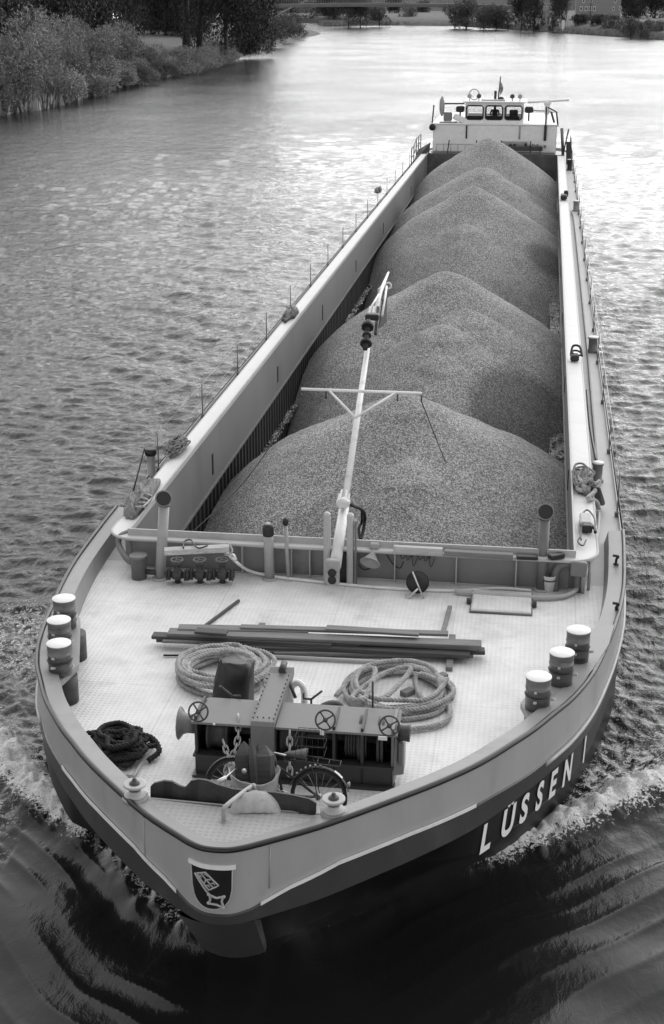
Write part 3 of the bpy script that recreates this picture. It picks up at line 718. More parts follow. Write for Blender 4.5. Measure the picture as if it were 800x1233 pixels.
# bollard platforms (each side), bollards
BT = 2.85
BOLL = {-1: ((77, 721), (71, 747), (71, 775)), 1: ((697, 759), (677, 786), (649, 815))}
PZ = 2.40
def platform(sgn, pix):
    pts = [P(px, py, PZ) for px, py in pix]
    mb = MB(); k = len(pts)
    mb.add([tuple(p) for p in pts] + [(p.x, p.y, PZ - .09) for p in pts], [tuple(range(k)), tuple(range(2 * k - 1, k - 1, -1))] + [(i, k + i, k + (i + 1) % k, (i + 1) % k) for i in range(k)])
    pf = bb(mb, 'bollard_platform', M['cap'])
    return pf, pts
pf, pts = platform(1, ((627, 846), (638, 866), (662, 858), (690, 834), (714, 806), (733, 776), (740, 752), (712, 757), (668, 800)))
mb = MB(); c = P(648, 838, PZ - .09); mb.lathe([(.17, HZ - PZ + .09), (.17, 0)], c, 20); bb(mb, 'platform_support', M['mach_dark'], pf); mb = MB(); c2 = P(708, 778, PZ - .09); mb.lathe([(.17, HZ - PZ + .09), (.17, 0)], c2, 20); bb(mb, 'platform_support', M['mach_dark'], pf)
pf, pts = platform(-1, ((97, 746), (95, 800), (64, 829), (52, 822), (49, 790), (53, 762), (68, 728), (92, 735)))
mb = MB(); c = P(77, 812, PZ - .09); mb.lathe([(.19, HZ - PZ + .09), (.19, 0)], c, 20); bb(mb, 'platform_support', M['mach_dark'], pf); mb = MB(); c2 = P(88, 762, PZ - .09); mb.lathe([(.19, HZ - PZ + .09), (.19, 0)], c2, 20); bb(mb, 'platform_support', M['mach_dark'], pf)
def bollard(c, sgn):
    mb = MB(); mb.lathe([(.162, -.44), (.162, -.16), (.168, -.155), (.168, -.14), (.162, -.135), (.166, -.03), (.168, 0), (.166, .004)], c, 28); b0 = bb(mb, 'bollard', M['boll'])
    mb = MB(); mb.lathe([(.160, .004), (.171, .004), (.171, .012), (.168, .015), (0, .015)], c, 32); bb(mb, 'bollard_cap', M['white'], b0)
    for a_ in (-1.75, -.35): mb = MB(); d = Vector((math.cos(a_), math.sin(a_), 0)); mb.bar(c + d * .15 + Vector((0, 0, -.3)), c + d * .235 + Vector((0, 0, -.27)), .035, .03); bb(mb, 'bollard_pin', M['coam_edge'], b0)
    mb = MB(); d = Vector((math.cos(-1.75), math.sin(-1.75), 0)); mb.bar(c + d * .15 + Vector((0, 0, -.17)), c + d * .20 + Vector((0, 0, -.14)), .03, .03)
    bb(mb, 'bollard_pin', M['coam_edge'], b0)
    mb = MB(); mb.torus(c + Vector((0, 0, -.24)), .164, .013, n=28, m=6); bb(mb, 'bollard_band', M['mach_black'], b0)
for sgn in (-1, 1):
    for px, py in BOLL[sgn]: bollard(P(px, py, BT), sgn)
# deck hatch
q = [P(571, 712, HZ + .06), P(640, 713, HZ + .06), P(637, 738, HZ + .06), P(569, 736, HZ + .06)]
cx = sum((p for p in q), Vector()) / 4
hw_, hd_ = .48, .42
mb = MB(); mb.box(cx - Vector((0, -.05, .03)), (2 * hw_, 2 * hd_, .07), bev=.03); h_ = bb(mb, 'deck_hatch_cover', M['deck'])
mb = MB(); fr = [(-hw_ - .01, -hd_ + .04), (hw_ + .01, -hd_ + .04), (hw_ + .01, hd_ + .06), (-hw_ - .01, hd_ + .06)]
mb.tube([(cx.x + a_, cx.y + b2, HZ + .018) for a_, b2 in fr], .018, 6, closed=True); bb(mb, 'hatch_rim', M['mach'], h_)
for s_ in (-1, 1): mb = MB(); mb.box((cx.x + s_ * (hw_ + .05), cx.y - .02, HZ + .05), (.07, .09, .08), bev=.01); bb(mb, 'hatch_clamp', M['mach_dark'], h_)

# ---------------------------------------------------------------- coaming
YF, YA = 22.64, 87.6
mb = MB()
def flange(sgn):
    return [(sgn * (3.78 + .38 * 1), YA), (sgn * 4.16, 23.0)] + [(sgn * (3.66 + .5 * math.cos(t)), 23.0 - .5 * math.sin(t)) for t in [i * math.pi / 16 for i in range(1, 9)]]
fl_r = flange(1); fl_l = flange(-1)
ol = fl_r + list(reversed(fl_l)); zfl = 2.50
inn = [(3.79, YA), (3.79, 23.0)] + [(3.79, 22.9 - .03 * i) for i in range(1, 8)] + [(3.7, YF)]
inn = inn + [(-x, y) for x, y in reversed(inn)]
top_o = [(x, y, zfl) for x, y in ol]; top_i = [(x, y, zfl + .015) for x, y in inn]
for i in range(len(ol) - 1): mb.add([top_o[i], top_o[i + 1], top_i[i + 1], top_i[i]], [(0, 1, 2, 3)])
flg = bb(mb, 'coaming_ledge', M['coam_top'])
mb = MB(); mb.tube([(x, y, zfl - .018) for x, y in ol], .026, 8); bb(mb, 'coaming_edge_bar', M['coam_edge'])
mb = MB()
for sgn in (-1, 1):
    mb.box((sgn * 3.775, (YF + YA) / 2, ZT - .05), (.03, YA - YF, .10))
mb.box((0, YF, ZT - .045), (7.58, .035, .15))
bb(mb, 'coaming_lip', M['coam_edge'])
# inner coaming plates
mb = MB()
for sgn in (-1, 1):
    mb.box((sgn * 3.80, (YF + YA) / 2 + .1, 1.86), (.02, YA - YF - .3, 1.28))
    mb.box((sgn * 3.785, (YF + YA) / 2 + .1, 1.225), (.05, YA - YF - .3, .05))
bb(mb, 'coaming_inner_plate', M['coam_in'])
mb = MB(); mb.box((0, 22.80, 1.6), (7.6, .03, 1.9)); bb(mb, 'coaming_front_inner_plate', M['coam_in'])
# outer walls
mb = MB()
for sgn in (-1, 1): mb.box((sgn * 3.98, (23.2 + YA) / 2, 2.19), (.02, YA - 23.2, .60))
mb.box((0, 22.74, 2.19), (7.4, .02, .60))
for sgn in (-1, 1):
    A = [(sgn * (3.58 + .4 * math.cos(t)), 23.14 - .4 * math.sin(t), 2.49) for t in [i * math.pi / 12 for i in range(7)]]; mb.strip(A, [(x, y, HZ - .01) for x, y, z in A], smooth=True)
bb(mb, 'coaming_outer_wall', M['coam_wall'])
for px in (293, 352, 476, 550, 622, 374):
    c = PY(px, 680, 22.70); mb = MB(); mb.box((c.x, 22.67, 2.19), (.022, .10, .58)); bb(mb, 'coaming_stiffener', M['coam_edge'])
mb = MB()
for yy in [24.5 + 2.1 * i for i in range(30)]:
    for sgn in (-1, 1): mb.box((sgn * 4.04, yy, 2.17), (.10, .02, .54))
bb(mb, 'coaming_side_bracket', M['coam_wall'])
mb = MB(); mb.tube([(-3.5, 22.70, HZ + .012), (3.5, 22.70, HZ + .012)], .015, 6); bb(mb, 'coaming_foot_weld', M['coam_edge'])
# dark drain marks / stay plates on the left inner coaming
for yy in (29.2, 45.35, 63.4, 76.8, 53.9, 37.2):
    for sgn in (-1, 1): mb = MB(); mb.box((sgn * 3.782, yy, 1.72), (.016, .10, .42 + .1 * random.random())); bb(mb, 'coaming_stay', M['mach_black'])
# hold side and ends
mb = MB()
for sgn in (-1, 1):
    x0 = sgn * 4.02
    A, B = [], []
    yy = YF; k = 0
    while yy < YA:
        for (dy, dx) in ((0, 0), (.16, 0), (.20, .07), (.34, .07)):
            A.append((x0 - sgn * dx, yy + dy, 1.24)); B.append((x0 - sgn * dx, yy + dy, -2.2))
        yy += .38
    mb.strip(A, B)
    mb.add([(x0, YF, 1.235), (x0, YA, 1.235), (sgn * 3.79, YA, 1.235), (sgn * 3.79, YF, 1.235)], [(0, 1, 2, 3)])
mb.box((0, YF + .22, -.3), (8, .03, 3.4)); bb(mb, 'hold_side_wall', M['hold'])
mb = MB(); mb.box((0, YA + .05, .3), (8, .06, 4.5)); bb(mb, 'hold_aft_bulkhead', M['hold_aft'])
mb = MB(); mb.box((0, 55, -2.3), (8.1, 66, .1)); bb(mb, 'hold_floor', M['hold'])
# foot kerb pipe around the forward coaming
kp = [P(x, y, HZ + .06) for x, y in ((548, 712), (590, 716), (640, 719), (668, 719), (684, 716), (696, 708), (705, 694), (712, 670), (719, 645), (721, 618))]
mb = MB(); mb.tube(smooth_path(kp, 6), .04, 8); bb(mb, 'deck_kerb_pipe', M['coam_edge'])

# vent pipes and cowls
def vent(px0, py0, px1, py1, ydeck, r, name, cowl, material):
    a = P(px0, py0, HZ); b_ = PY(px1, py1, a.y + ydeck)
    mb = MB(); mb.tube([a, b_], r, 18); v = bb(mb, name, material)
    d = (b_ - a).normalized()
    if cowl == 'bell':
        f = Vector((0.12, -1, .18)).normalized()
        mb = MB(); path = smooth_path([b_ - d * .02, b_ + d * .05, b_ + d * .09 + f * .05, b_ + d * .1 + f * .11], 4)
        mb.tube(path, [r * (1 + .45 * i / (len(path) - 1)) for i in range(len(path))], 18, cap=False); e = path[-1]
        mb.torus(e, r * 1.45, .012, f, 20, 6); bb(mb, 'cowl', M['mach'], v)
        mb = MB(); mb.lathe([(r * 1.42, -.015), (r * 1.2, -.10), (0, -.12)], e, 18, axis=f); bb(mb, 'cowl_opening', M['mach_black'], v)
        mb = MB(); mb.torus(b_ - d * .03, r * 1.06, .012, d, 20, 6); bb(mb, 'pipe_collar', M['mach_dark'], v)
    elif cowl == 'cap':
        mb = MB(); mb.lathe([(r * 1.05, -.16), (r * 1.12, -.14), (r * 1.12, -.02), (r * .95, .03), (0, .05)], b_, 18, axis=d); bb(mb, 'pipe_cap', M['mach_black'], v)
        mb = MB(); mb.lathe([(r * .5, .035), (r * .5, .06), (0, .065)], b_, 12, axis=d); bb(mb, 'cap_knob', M['coam_edge'], v)
    mb = MB(); mb.lathe([(r + .05, 0), (r + .05, .02), (r, .03)], (a.x, a.y, HZ), 18); bb(mb, 'pipe_flange', M['coam_edge'], v)
    return v
vent(193, 697, 198, 606, .05, .09, 'ventilation_pipe', 'bell', M['pipe'])
vent(652, 710, 656, 622, .05, .09, 'ventilation_pipe', 'bell', M['pipe_dk'])
vent(325, 697, 323, 634, .0, .085, 'ventilation_pipe', 'cap', M['pipe'])
v = vent(348, 698, 344, 633, .0, .035, 'sounding_pipe', None, M['pipe'])
c = PY(344, 630, P(348, 698, HZ).y); mb = MB(); mb.lathe([(.03, -.05), (.05, 0), (.05, .09), (.02, .12), (0, .12)], c, 10, axis=(0.1, -.5, .8)); bb(mb, 'pipe_cap', M['mach_black'], v)
# pot with elbow pipe at the port corner
a = P(168, 696, HZ); mb = MB(); mb.lathe([(.13, 0), (.13, .38), (.155, .385), (.155, .42), (.14, .425), (0, .43)], a, 20); pot = bb(mb, 'vent_pot', M['pipe_dk'])
mb = MB(); e = P(146, 655, 2.35); mb.tube(smooth_path([a + Vector((-.05, 0, .25)), a + Vector((-.22, .08, .30)), e + Vector((-.02, -.06, .0)), e + Vector((-.02, .05, .12)), e + Vector((.12, .2, .16))], 6), .052, 12); bb(mb, 'elbow_pipe', M['pipe_dk'], pot)
mb = MB(); mb.tube([a + Vector((.1, 0, .12)), a + Vector((.45, .02, .12))], .05, 10); mb.lathe([(.07, -.02), (.07, .02)], a + Vector((.3, .01, .12)), 12, axis=(1, 0, 0)); bb(mb, 'connecting_pipe', M['mach_dark'], pot)
# right arched duct and box
mb = MB(); e = P(690, 708, HZ); mb.tube(smooth_path([(e.x - .3, 22.66, HZ), (e.x - .3, 22.66, HZ + .32), (e.x - .2, 22.66, HZ + .46), (e.x - .02, 22.66, HZ + .48), (e.x + .06, 22.66, HZ + .36), (e.x + .07, 22.66, HZ)], 6), .065, 12); bb(mb, 'arched_pipe', M['pipe_dk'])
e = PY(697, 685, 22.5); mb = MB(); mb.box(e, (.26, .10, .26), Matrix.Rotation(-.15, 3, 'Z'), bev=.02); bb(mb, 'switch_box', M['mach'])
mb = MB(); e = P(700, 712, HZ); mb.tube([(e.x + .02, 22.6, HZ), (e.x + .02, 22.6, HZ + .5)], .035, 8); mb.tube([(e.x + .12, 22.75, HZ), (e.x + .12, 22.75, HZ + .5)], .025, 8); bb(mb, 'small_riser_pipe', M['pipe'])
# valve manifold
for i, px in enumerate((214, 241, 268)):
    c = P(px, 692, HZ + .16)
    mb = MB()
    mb.lathe([(.05, -.16), (.05, -.08), (.10, -.05), (.105, .04), (.07, .08), (.05, .1), (.05, .18), (.075, .19), (.075, .215)], c, 16)
    v = bb(mb, 'valve', M['mach_dark'])
    mb = MB()
    for s_ in (-1, 1):
        mb.lathe([(.055, 0), (.055, .07), (.10, .07), (.10, .09), (.055, .09), (.055, .11), (.10, .11), (.10, .13), (.05, .13), (.05, .15)], c + Vector((s_ * .055, 0, 0)), 14, axis=(s_, 0, 0))
    bb(mb, 'valve_flange', M['mach_dark'], v)
    mb = MB(); mb.torus(c + Vector((0, 0, .27)), .10, .013, n=20, m=6); mb.tube([c + Vector((0, 0, .2)), c + Vector((0, 0, .28))], .014, 6)
    for a_ in range(3): d = Vector((math.cos(a_ * 2.09), math.sin(a_ * 2.09), 0)) * .1; mb.tube([c + Vector((0, 0, .27)), c + Vector((0, 0, .27)) + d], .008, 5)
    bb(mb, 'valve_handwheel', M['mach'], v)
    mb = MB(); mb.lathe([(.09, 0), (.09, .015), (0, .015)], (c.x, c.y, HZ), 14); bb(mb, 'valve_foot', M['coam_edge'], v)
# loudhailer horn, cable clutter, fittings on front wall
c = PY(449, 667, 22.5); mb = MB(); mb.lathe([(.05, .0), (.055, .16), (.10, .24), (.17, .30), (.175, .31), (.16, .31), (.03, .1)], c + Vector((0.02, .1, .08)), 20, axis=(-.15, -.75, -.6)); mb.box(c + Vector((.02, .1, .12)), (.16, .14, .1), bev=.02); bb(mb, 'loudhailer_horn', M['pipe'])
for k in range(7):
    x = PY(482 + k * 7, 675, 22.68).x; z0 = 2.40 + .03 * math.sin(k * 2.1)
    mb = MB(); mb.box((x, 22.69, z0), (.05, .07, .035 + .02 * (k % 2)), bev=.005)
    if k < 6: mb.tube(smooth_path([(x, 22.67, z0), (x + .03, 22.66, z0 - .08 - .05 * (k % 3)), (x + .09, 22.66, z0 - .03)], 4), .008, 5)
    bb(mb, 'cable_socket', M['mach_dark'])
mb = MB(); mb.tube(smooth_path([PY(*p, 22.68) for p in ((432, 680), (438, 686), (446, 684), (449, 676))], 5), .008, 5); mb.tube(smooth_path([PY(*p, 22.66) for p in ((466, 668), (474, 680), (482, 684), (486, 676))], 5), .01, 5); bb(mb, 'loose_cable', M['mach_black'])

# ---------------------------------------------------------------- folding mast
mx = PY(403, 692, 22.08).x
MP = lambda px, py: PX(px, py, mx)
foot = MP(403, 692)
mb = MB(); lo = MP(404, 680); hi = MP(416, 602)
mb.tube([lo + (lo - hi) * .02, hi], [.10, .085], 16); mast = bb(mb, 'folding_mast', M['mast'])
tip = MP(443, 418); d = (tip - hi).normalized()
mb = MB(); mb.tube([hi, tip], [.062, .05], 14); bb(mb, 'mast_pole', M['mast'], mast)
mb = MB(); mb.lathe([(.085, -.02), (.12, 0), (.12, .04), (.07, .05)], MP(413, 607), 14, axis=d)
for a_ in range(6): mb.bar(MP(413, 607) + Vector((math.cos(a_ * 1.05) * .095, 0, math.sin(a_ * 1.05) * .095)), MP(415, 595) + Vector((math.cos(a_ * 1.05) * .085, 0, math.sin(a_ * 1.05) * .085)), .03, .03)
bb(mb, 'mast_collar', M['mast'], mast)
mb = MB()
for s_ in (-1, 1):
    xx = mx + (.22 if s_ > 0 else -.17)
    ztp = PY(421, 618, 22.4).z; mb.box((xx, 22.40, (HZ + ztp) / 2), (.11, .13, ztp - HZ), bev=.03)
bb(mb, 'mast_cheek_plate', M['coam_edge'], mast)
mb = MB(); mb.box((mx + .31, 22.42, HZ + .58), (.03, .14, 1.16)); bb(mb, 'mast_side_plate', M['pipe_dk'], mast)
mb = MB(); c = MP(403, 688); mb.box(c + Vector((-.02, -.07, .14)), (.24, .14, .2), bev=.02); mb.box(c + Vector((-.02, -.06, -.08)), (.22, .16, .26), bev=.04); bb(mb, 'mast_foot_bracket', M['pipe'], mast)
mb = MB()
for dz in (-.1, .03): mb.lathe([(.07, -.02), (.07, .012), (0, .012)], c + Vector((-.02, -.145, dz)), 14, axis=(0, -1, 0))
bb(mb, 'bracket_hole', M['mach_black'], mast)
mb = MB(); mb.box((mx + .05, 22.52, HZ + .28), (.3, .12, .55)); bb(mb, 'winch_box', M['mach_black'], mast)
# crossarm
ca = MP(432, 471); half_l = abs(PY(363, 470, ca.y).x - PY(508, 476, ca.y).x) / 2; ccx = (PY(363, 470, ca.y).x + PY(508, 476, ca.y).x) / 2
mb = MB(); mb.tube([(ccx - half_l, ca.y, ca.z), (ccx + half_l, ca.y, ca.z - .0)], .028, 10); cr = bb(mb, 'mast_crossarm', M['mast'], mast)
jn = MP(428, 503)
for s_ in (-1, 1):
    e = PY(396 if s_ < 0 else 477, 471 if s_ < 0 else 474.5, ca.y)
    mb = MB(); mb.tube([(e.x, ca.y, ca.z), tuple(jn)], .024, 8); bb(mb, 'crossarm_strut', M['mast'], mast)
for px in (363, 393, 479, 508):
    e = PY(px, 473, ca.y); mb = MB(); mb.torus((e.x, ca.y, ca.z - .07), .045, .012, (1, 0, 0), 12, 6); mb.box((e.x, ca.y, ca.z - .13), (.03, .05, .07), bev=.01); bb(mb, 'crossarm_block', M['mach_dark'], mast)
# rigging lines from the crossarm to the coaming corners
for (pa, pb) in (((363, 472), (232, 641)), ((508, 478), (570, 612))):
    a = PY(*pa, ca.y); a.z = ca.z - .15
    b_ = P(*pb, 2.58) if pa[0] < 400 else PX(*pb, 1.6)
    mb = MB(); mid = (a + b_) / 2 + Vector((0, 0, -.25)); mb.tube(smooth_path([a, mid, b_], 10), .010, 5); bb(mb, 'stay_line', M['mach_black'], mast)
# lamp blocks near the mast head and topmast
for (p, wd, hh, mt_) in (((441, 413), .22, .07, 'mach_black'), ((442, 403), .17, .06, 'mach_dark'), ((443, 393), .23, .08, 'mach_black')):
    c = MP(*p); mb = MB(); mb.lathe([(wd * .5, -hh / 2), (wd * .5, hh / 2)], c, 14, axis=d); mb.lathe([(.045, -.16), (.045, .16)], c, 10, axis=d); bb(mb, 'mast_lamp', M[mt_], mast)
for dx_ in (-.1, .0, .1):
    mb = MB(); a = MP(446, 402); b_ = MP(451, 370); mb.bar(a + Vector((dx_, 0, 0)), b_ + Vector((dx_ * .7, 0, 0)), .05, .06); bb(mb, 'mast_head_bracket', M['mast'] if dx_ <= 0 else M['mach_dark'], mast)
c = MP(447, 385); mb = MB(); mb.box(c + Vector((0.02, 0.05, .05)), (.26, .2, .12), bev=.02); bb(mb, 'mast_head_lamp_box', M['mach_black'], mast)
mb = MB(); a = MP(450, 390); m1 = MP(458, 352); b_ = MP(468, 328); mb.tube([a, m1, b_], [.05, .045, .02], 10)
mb.tube([MP(453, 380) + Vector((.12, 0, 0)), MP(461, 345) + Vector((.08, 0, 0))], .025, 8); mb.tube([MP(450, 375) + Vector((-.1, 0, 0)), m1], .02, 8)
mb.torus(MP(463, 344) + Vector((.08, 0, 0)), .06, .02, (0.2, -1, .3), 12, 6); bb(mb, 'topmast', M['mast'], mast)
# furled flag: pale fold on the left, dark fold on the right
def cloth_panel(pxs, y0, name, material, parent, dx=0.0, thick=.03):
    pts = [PX(px, py, mx + dx) for px, py in pxs]; k = len(pts)
    mb = MB(); mb.add([tuple(p) for p in pts] + [(p.x + thick, p.y + .02, p.z) for p in pts], [tuple(range(k)), tuple(range(2 * k - 1, k - 1, -1))] + [(i, k + i, k + (i + 1) % k, (i + 1) % k) for i in range(k)])
    return bb(mb, name, material, parent)
cloth_panel(((459, 350), (464, 342), (459, 344), (455, 348), (455, 362), (456, 367)), 0, 'furled_flag', M['canvas'], mast, -.04)
cloth_panel(((460, 360), (465, 356), (464, 388), (459, 393), (455, 396), (458, 380)), 0, 'furled_flag', M['tarp'], mast, .06)
mb = MB(); q = [MP(416, 608) + Vector((.1, 0, 0)), MP(426, 613) + Vector((.15, 0, .0)), MP(432, 622) + Vector((.12, 0, 0)), MP(431, 640) + Vector((.1, 0, 0)), MP(429, 650) + Vector((.08, 0, 0))]
mb.tube(smooth_path(q, 5), .03, 7); mb.tube(smooth_path([q[1], q[2] + Vector((-.06, 0, -.1)), q[3] + Vector((-.08, 0, .06)), q[4]], 5), .025, 7); bb(mb, 'mast_halyard', M['rope_dk'], mast)

# ---------------------------------------------------------------- windlass
wy = 15.85
wl_ = PY(236, 940, wy); wr_ = PY(472, 958, wy)
X0, X1 = wl_.x, wr_.x
fz = PY(232, 868, wy).z            # front top edge height
yb_ = P(275, 841, fz + .05).y; print('windlass', fz, yb_)
mb = MB()
for (x0, x1) in ((X0 - .03, PY(302, 876, wy).x), (PY(332, 876, wy).x, X1 + .06)):
    ztop = PY(300, 845, 16.9).z
    vs = [(x0, wy - .02, fz), (x1, wy - .02, fz), (x1, wy - .02, fz - .03), (x0, wy - .02, fz - .03), (x0 + (.12 if x0 < X0 else 0), yb_, fz + .05), (x1, yb_, fz + .05), (x1, yb_, fz + .01), (x0, yb_, fz + .01)]
    mb.add(vs, [(0, 1, 5, 4), (3, 2, 1, 0), (7, 4, 5, 6), (2, 6, 5, 1), (0, 4, 7, 3), (3, 7, 6, 2)])
wind = bb(mb, 'windlass', M['mach'])
def wb(mb, name, material): return bb(mb, name, material, wind)
mb = MB()
mb.box(((X0 + X1) / 2, wy + .06, HZ + .15), (X1 - X0, .10, .26)); mb.box(((X0 + X1) / 2, wy + .05, HZ + .30), (X1 - X0 + .04, .16, .03)); mb.box(((X0 + X1) / 2, wy + .03, HZ + .02), (X1 - X0 + .06, .18, .04))
mb.box(((X0 + X1) / 2, yb_, HZ + .12), (X1 - X0, .10, .24)); wb(mb, 'windlass_bed', M['mach_dark'])
mb = MB(); mb.box(((X0 + X1) / 2, yb_ + .02, HZ + .35), (X1 - X0 - .02, .03, .7)); wb(mb, 'windlass_back_plate', M['mach_black'])
for x in (X0 + .02, PY(402, 900, wy).x, PY(436, 900, wy).x, X1):
    mb = MB(); mb.box((x, (wy + yb_) / 2, HZ + .42), (.035, yb_ - wy - .02, .84 if x in (X0 + .02, X1) else .8)); wb(mb, 'windlass_side_frame', M['mach'] if x == X1 else M['mach_dark'])
# sloped right end plate with bolts
mb = MB(); mb.add([(X1 + .02, wy, HZ + .2), (X1 + .14, wy + .05, HZ + .2), (X1 + .1, wy + .35, HZ + .62), (X1 + .03, wy, fz - .06)], [(0, 1, 2, 3)]); mb.box((X1 + .09, wy + .25, HZ + .38), (.08, .3, .46), bev=.02); wb(mb, 'windlass_end_plate', M['mach'])
# drums
sh_z = HZ + .52; sy = (wy + yb_) / 2 + .02
mb = MB(); mb.tube([(X0 - .12, sy, sh_z), (X1 + .12, sy, sh_z)], .05, 12); wb(mb, 'windlass_shaft', M['mach_dark'])
for (pa, rr_, ww) in ((262, .27, .28), (350, .26, .3), (455, .3, .08), (431, .3, .05)):
    x = PY(pa + 5, 900, sy).x; mb = MB(); mb.lathe([(rr_, -ww / 2), (rr_, -ww / 2 + .03), (rr_ * .86, -ww / 2 + .04), (rr_ * .86, ww / 2 - .04), (rr_, ww / 2 - .03), (rr_, ww / 2)], (x, sy, sh_z), 24, axis=(1, 0, 0)); wb(mb, 'windlass_drum', M['mach_dark'])
x = PY(443, 900, sy).x
mb = MB()
for k in range(8): mb.torus((x - .25 + k * .035, sy, sh_z), .23, .018, (1, 0, 0), 20, 5)
wb(mb, 'wire_on_drum', M['mach_dark'])
# warping heads
mb = MB(); x = X0 - .02; mb.lathe([(.12, 0), (.12, .10), (.14, .16), (.20, .20), (.215, .215), (.20, .22), (0, .22)], (x, sy - .1, sh_z + .1), 24, axis=(-1, 0, 0)); wb(mb, 'warping_head', M['mach'])
mb = MB(); mb.lathe([(.10, 0), (.10, .1), (.11, .14), (.11, .16), (.06, .16), (.05, .13)], (X1 + .04, sy - .15, sh_z + .2), 20, axis=(1, 0, 0)); wb(mb, 'warping_head', M['mach_dark'])
# central gear housing
hx0 = PY(303, 870, wy).x; hx1 = PY(331, 870, wy).x
tz = PY(345, 806, 17.05).z; tx = PY(340, 806, 17.05).x - (hx0 + hx1) / 2
w2 = (hx1 - hx0)
prof = [(wy - .06, HZ + .34), (wy - .06, fz + .02), (wy - .03, fz + .07), (17.0, tz - .04), (17.1, tz), (17.25, tz - .06), (17.25, fz + .05)]
vs = []
for s_ in (0, 1):
    for (yy, zz) in prof:
        off = tx * max(0, (yy - wy)) / 1.2 * .35
        vs.append((hx0 + s_ * w2 + off, yy, zz))
k = len(prof); mb = MB(); mb.add(vs, [(i, i + 1, k + i + 1, k + i) for i in range(k - 1)] + [tuple(range(k - 1, -1, -1)), tuple(range(k, 2 * k))]); wb(mb, 'gear_housing', M['mach'])
for s_ in (.06, .94):
    for i in range(11):
        t = (i + .3) / 11; yy = wy + (17.0 - wy) * t; zz = fz + .09 + (tz - .04 - fz - .07) * t; off = tx * (yy - wy) / 1.2 * .35
        mb = MB(); mb.lathe([(.012, 0), (.012, .012), (0, .016)], (hx0 + s_ * w2 + off, yy, zz - .005), 6, axis=(0, -.5, .85)); wb(mb, 'rivet', M['mach_dark'])
for i in range(1, 4): mb = MB(); mb.lathe([(.012, 0), (.012, .012), (0, .016)], (hx0 + w2 * i / 4, wy + .03, fz + .095), 6, axis=(0, -.5, .85)); wb(mb, 'rivet', M['mach_dark'])
mb = MB(); c = PY(341, 803, 17.1); mb.lathe([(.045, -.1), (.045, .1)], c, 12, axis=(0, 1, .1)); mb.tube([c, PY(356, 840, 16.75)], .022, 8); wb(mb, 'brake_lever', M['mach_dark'])
# handwheels
for (px, py) in ((239, 857), (392, 867), (469, 874)):
    c = PY(px, py, wy - .12); ax = Vector((0.05, -.9, .35)).normalized()
    mb = MB(); mb.torus(c, .12, .012, ax, 28, 8)
    q = ax.to_track_quat('Z', 'Y')
    for a_ in range(4): mb.tube([c, c + q @ Vector((math.cos(a_ * 1.571 + .6) * .12, math.sin(a_ * 1.571 + .6) * .12, 0))], .011, 6)
    mb.lathe([(.03, -.02), (.03, .02), (0, .025)], c, 12, axis=ax); mb.tube([c, c - ax * .22], .014, 8); wb(mb, 'handwheel', M['mach_dark'])
# levers on the cover
def lever(pts, r=.016): mb = MB(); mb.tube([PY(px, py, yy) for px, py, yy in pts], r, 8); wb(mb, 'control_lever', M['mach_dark'])
lever(((280, 850, 16.5), (280, 838, 16.5), (265, 826, 16.45))); lever(((280, 838, 16.5), (290, 838, 16.45)))
lever(((375, 850, 16.7), (375, 842, 16.7), (388, 832, 16.7))); lever(((375, 842, 16.7), (366, 841, 16.7), (366, 834, 16.7)))
lever(((449, 856, 16.6), (449, 820, 16.6)), .014)
# small white tags under the wheels
for (px, py, w_, h_2) in ((388, 882, .05, .07), (461, 889, .11, .05), (258, 872, .03, .02)):
    c = PY(px, py, wy - .05); mb = MB(); mb.box(c, (w_, .012, h_2)); wb(mb, 'white_tag', M['white'])
# black pipe elbow behind and white hoop
mb = MB(); c = P(367, 852, HZ); c.y = 17.25; mb.tube(smooth_path([(c.x - .08, c.y, HZ), (c.x - .08, c.y, HZ + .55), (c.x - .02, c.y, HZ + .68), (c.x + .05, c.y, HZ + .68), (c.x + .1, c.y, HZ + .55), (c.x + .1, c.y, HZ)], 6), .045, 12); bb(mb, 'white_vent_hoop', M['white'])
mb = MB(); a = P(388, 848, HZ); a.y = 17.2; mb.tube(smooth_path([(a.x - .05, 17.1, HZ + .1), (a.x + .1, 17.25, HZ + .33), (a.x + .3, 17.45, HZ + .3), (a.x + .42, 17.5, HZ + .02)], 6), .055, 10); bb(mb, 'black_hose_elbow', M['mach_black'])
# anchor chains
def chain(pts, name='anchor_chain', r=.013, ln=.10):
    path = []; pts = smooth_path(pts, 12); acc = 0; nxt = 0; mb = MB(); i_ = 0; ref = Vector((1, .3, 0)).normalized()
    for a, b in zip(pts, pts[1:]):
        L_ = (b - a).length
        while nxt <= acc + L_:
            p = a.lerp(b, (nxt - acc) / L_); d_ = (b - a).normalized(); u = d_.cross(ref).normalized(); v_ = d_.cross(u).normalized()
            if i_ % 2: u = v_
            loop = []
            for k in range(16):
                t = 2 * math.pi * k / 16; loop.append(p + d_ * (math.cos(t) * ln * .5 + (ln * .14 if math.cos(t) > 0 else -ln * .14)) + u * math.sin(t) * ln * .33)
            mb.tube(loop, r, 6, closed=True); i_ += 1; nxt += ln * .92
        acc += L_
    bb(mb, name, M['galv'], wind)
chain([PY(287, 866, wy + .1), PY(287, 885, wy - .02), PY(284, 900, wy - .08), PY(274, 925, wy - .2), PY(268, 945, wy - .3)])
chain([PY(270, 895, wy - .05), PY(276, 912, wy - .15), PY(288, 930, wy - .3)], ln=.085)
chain([PY(349, 884, wy - .02), PY(349, 905, wy - .08), PY(349, 935, wy - .2)])

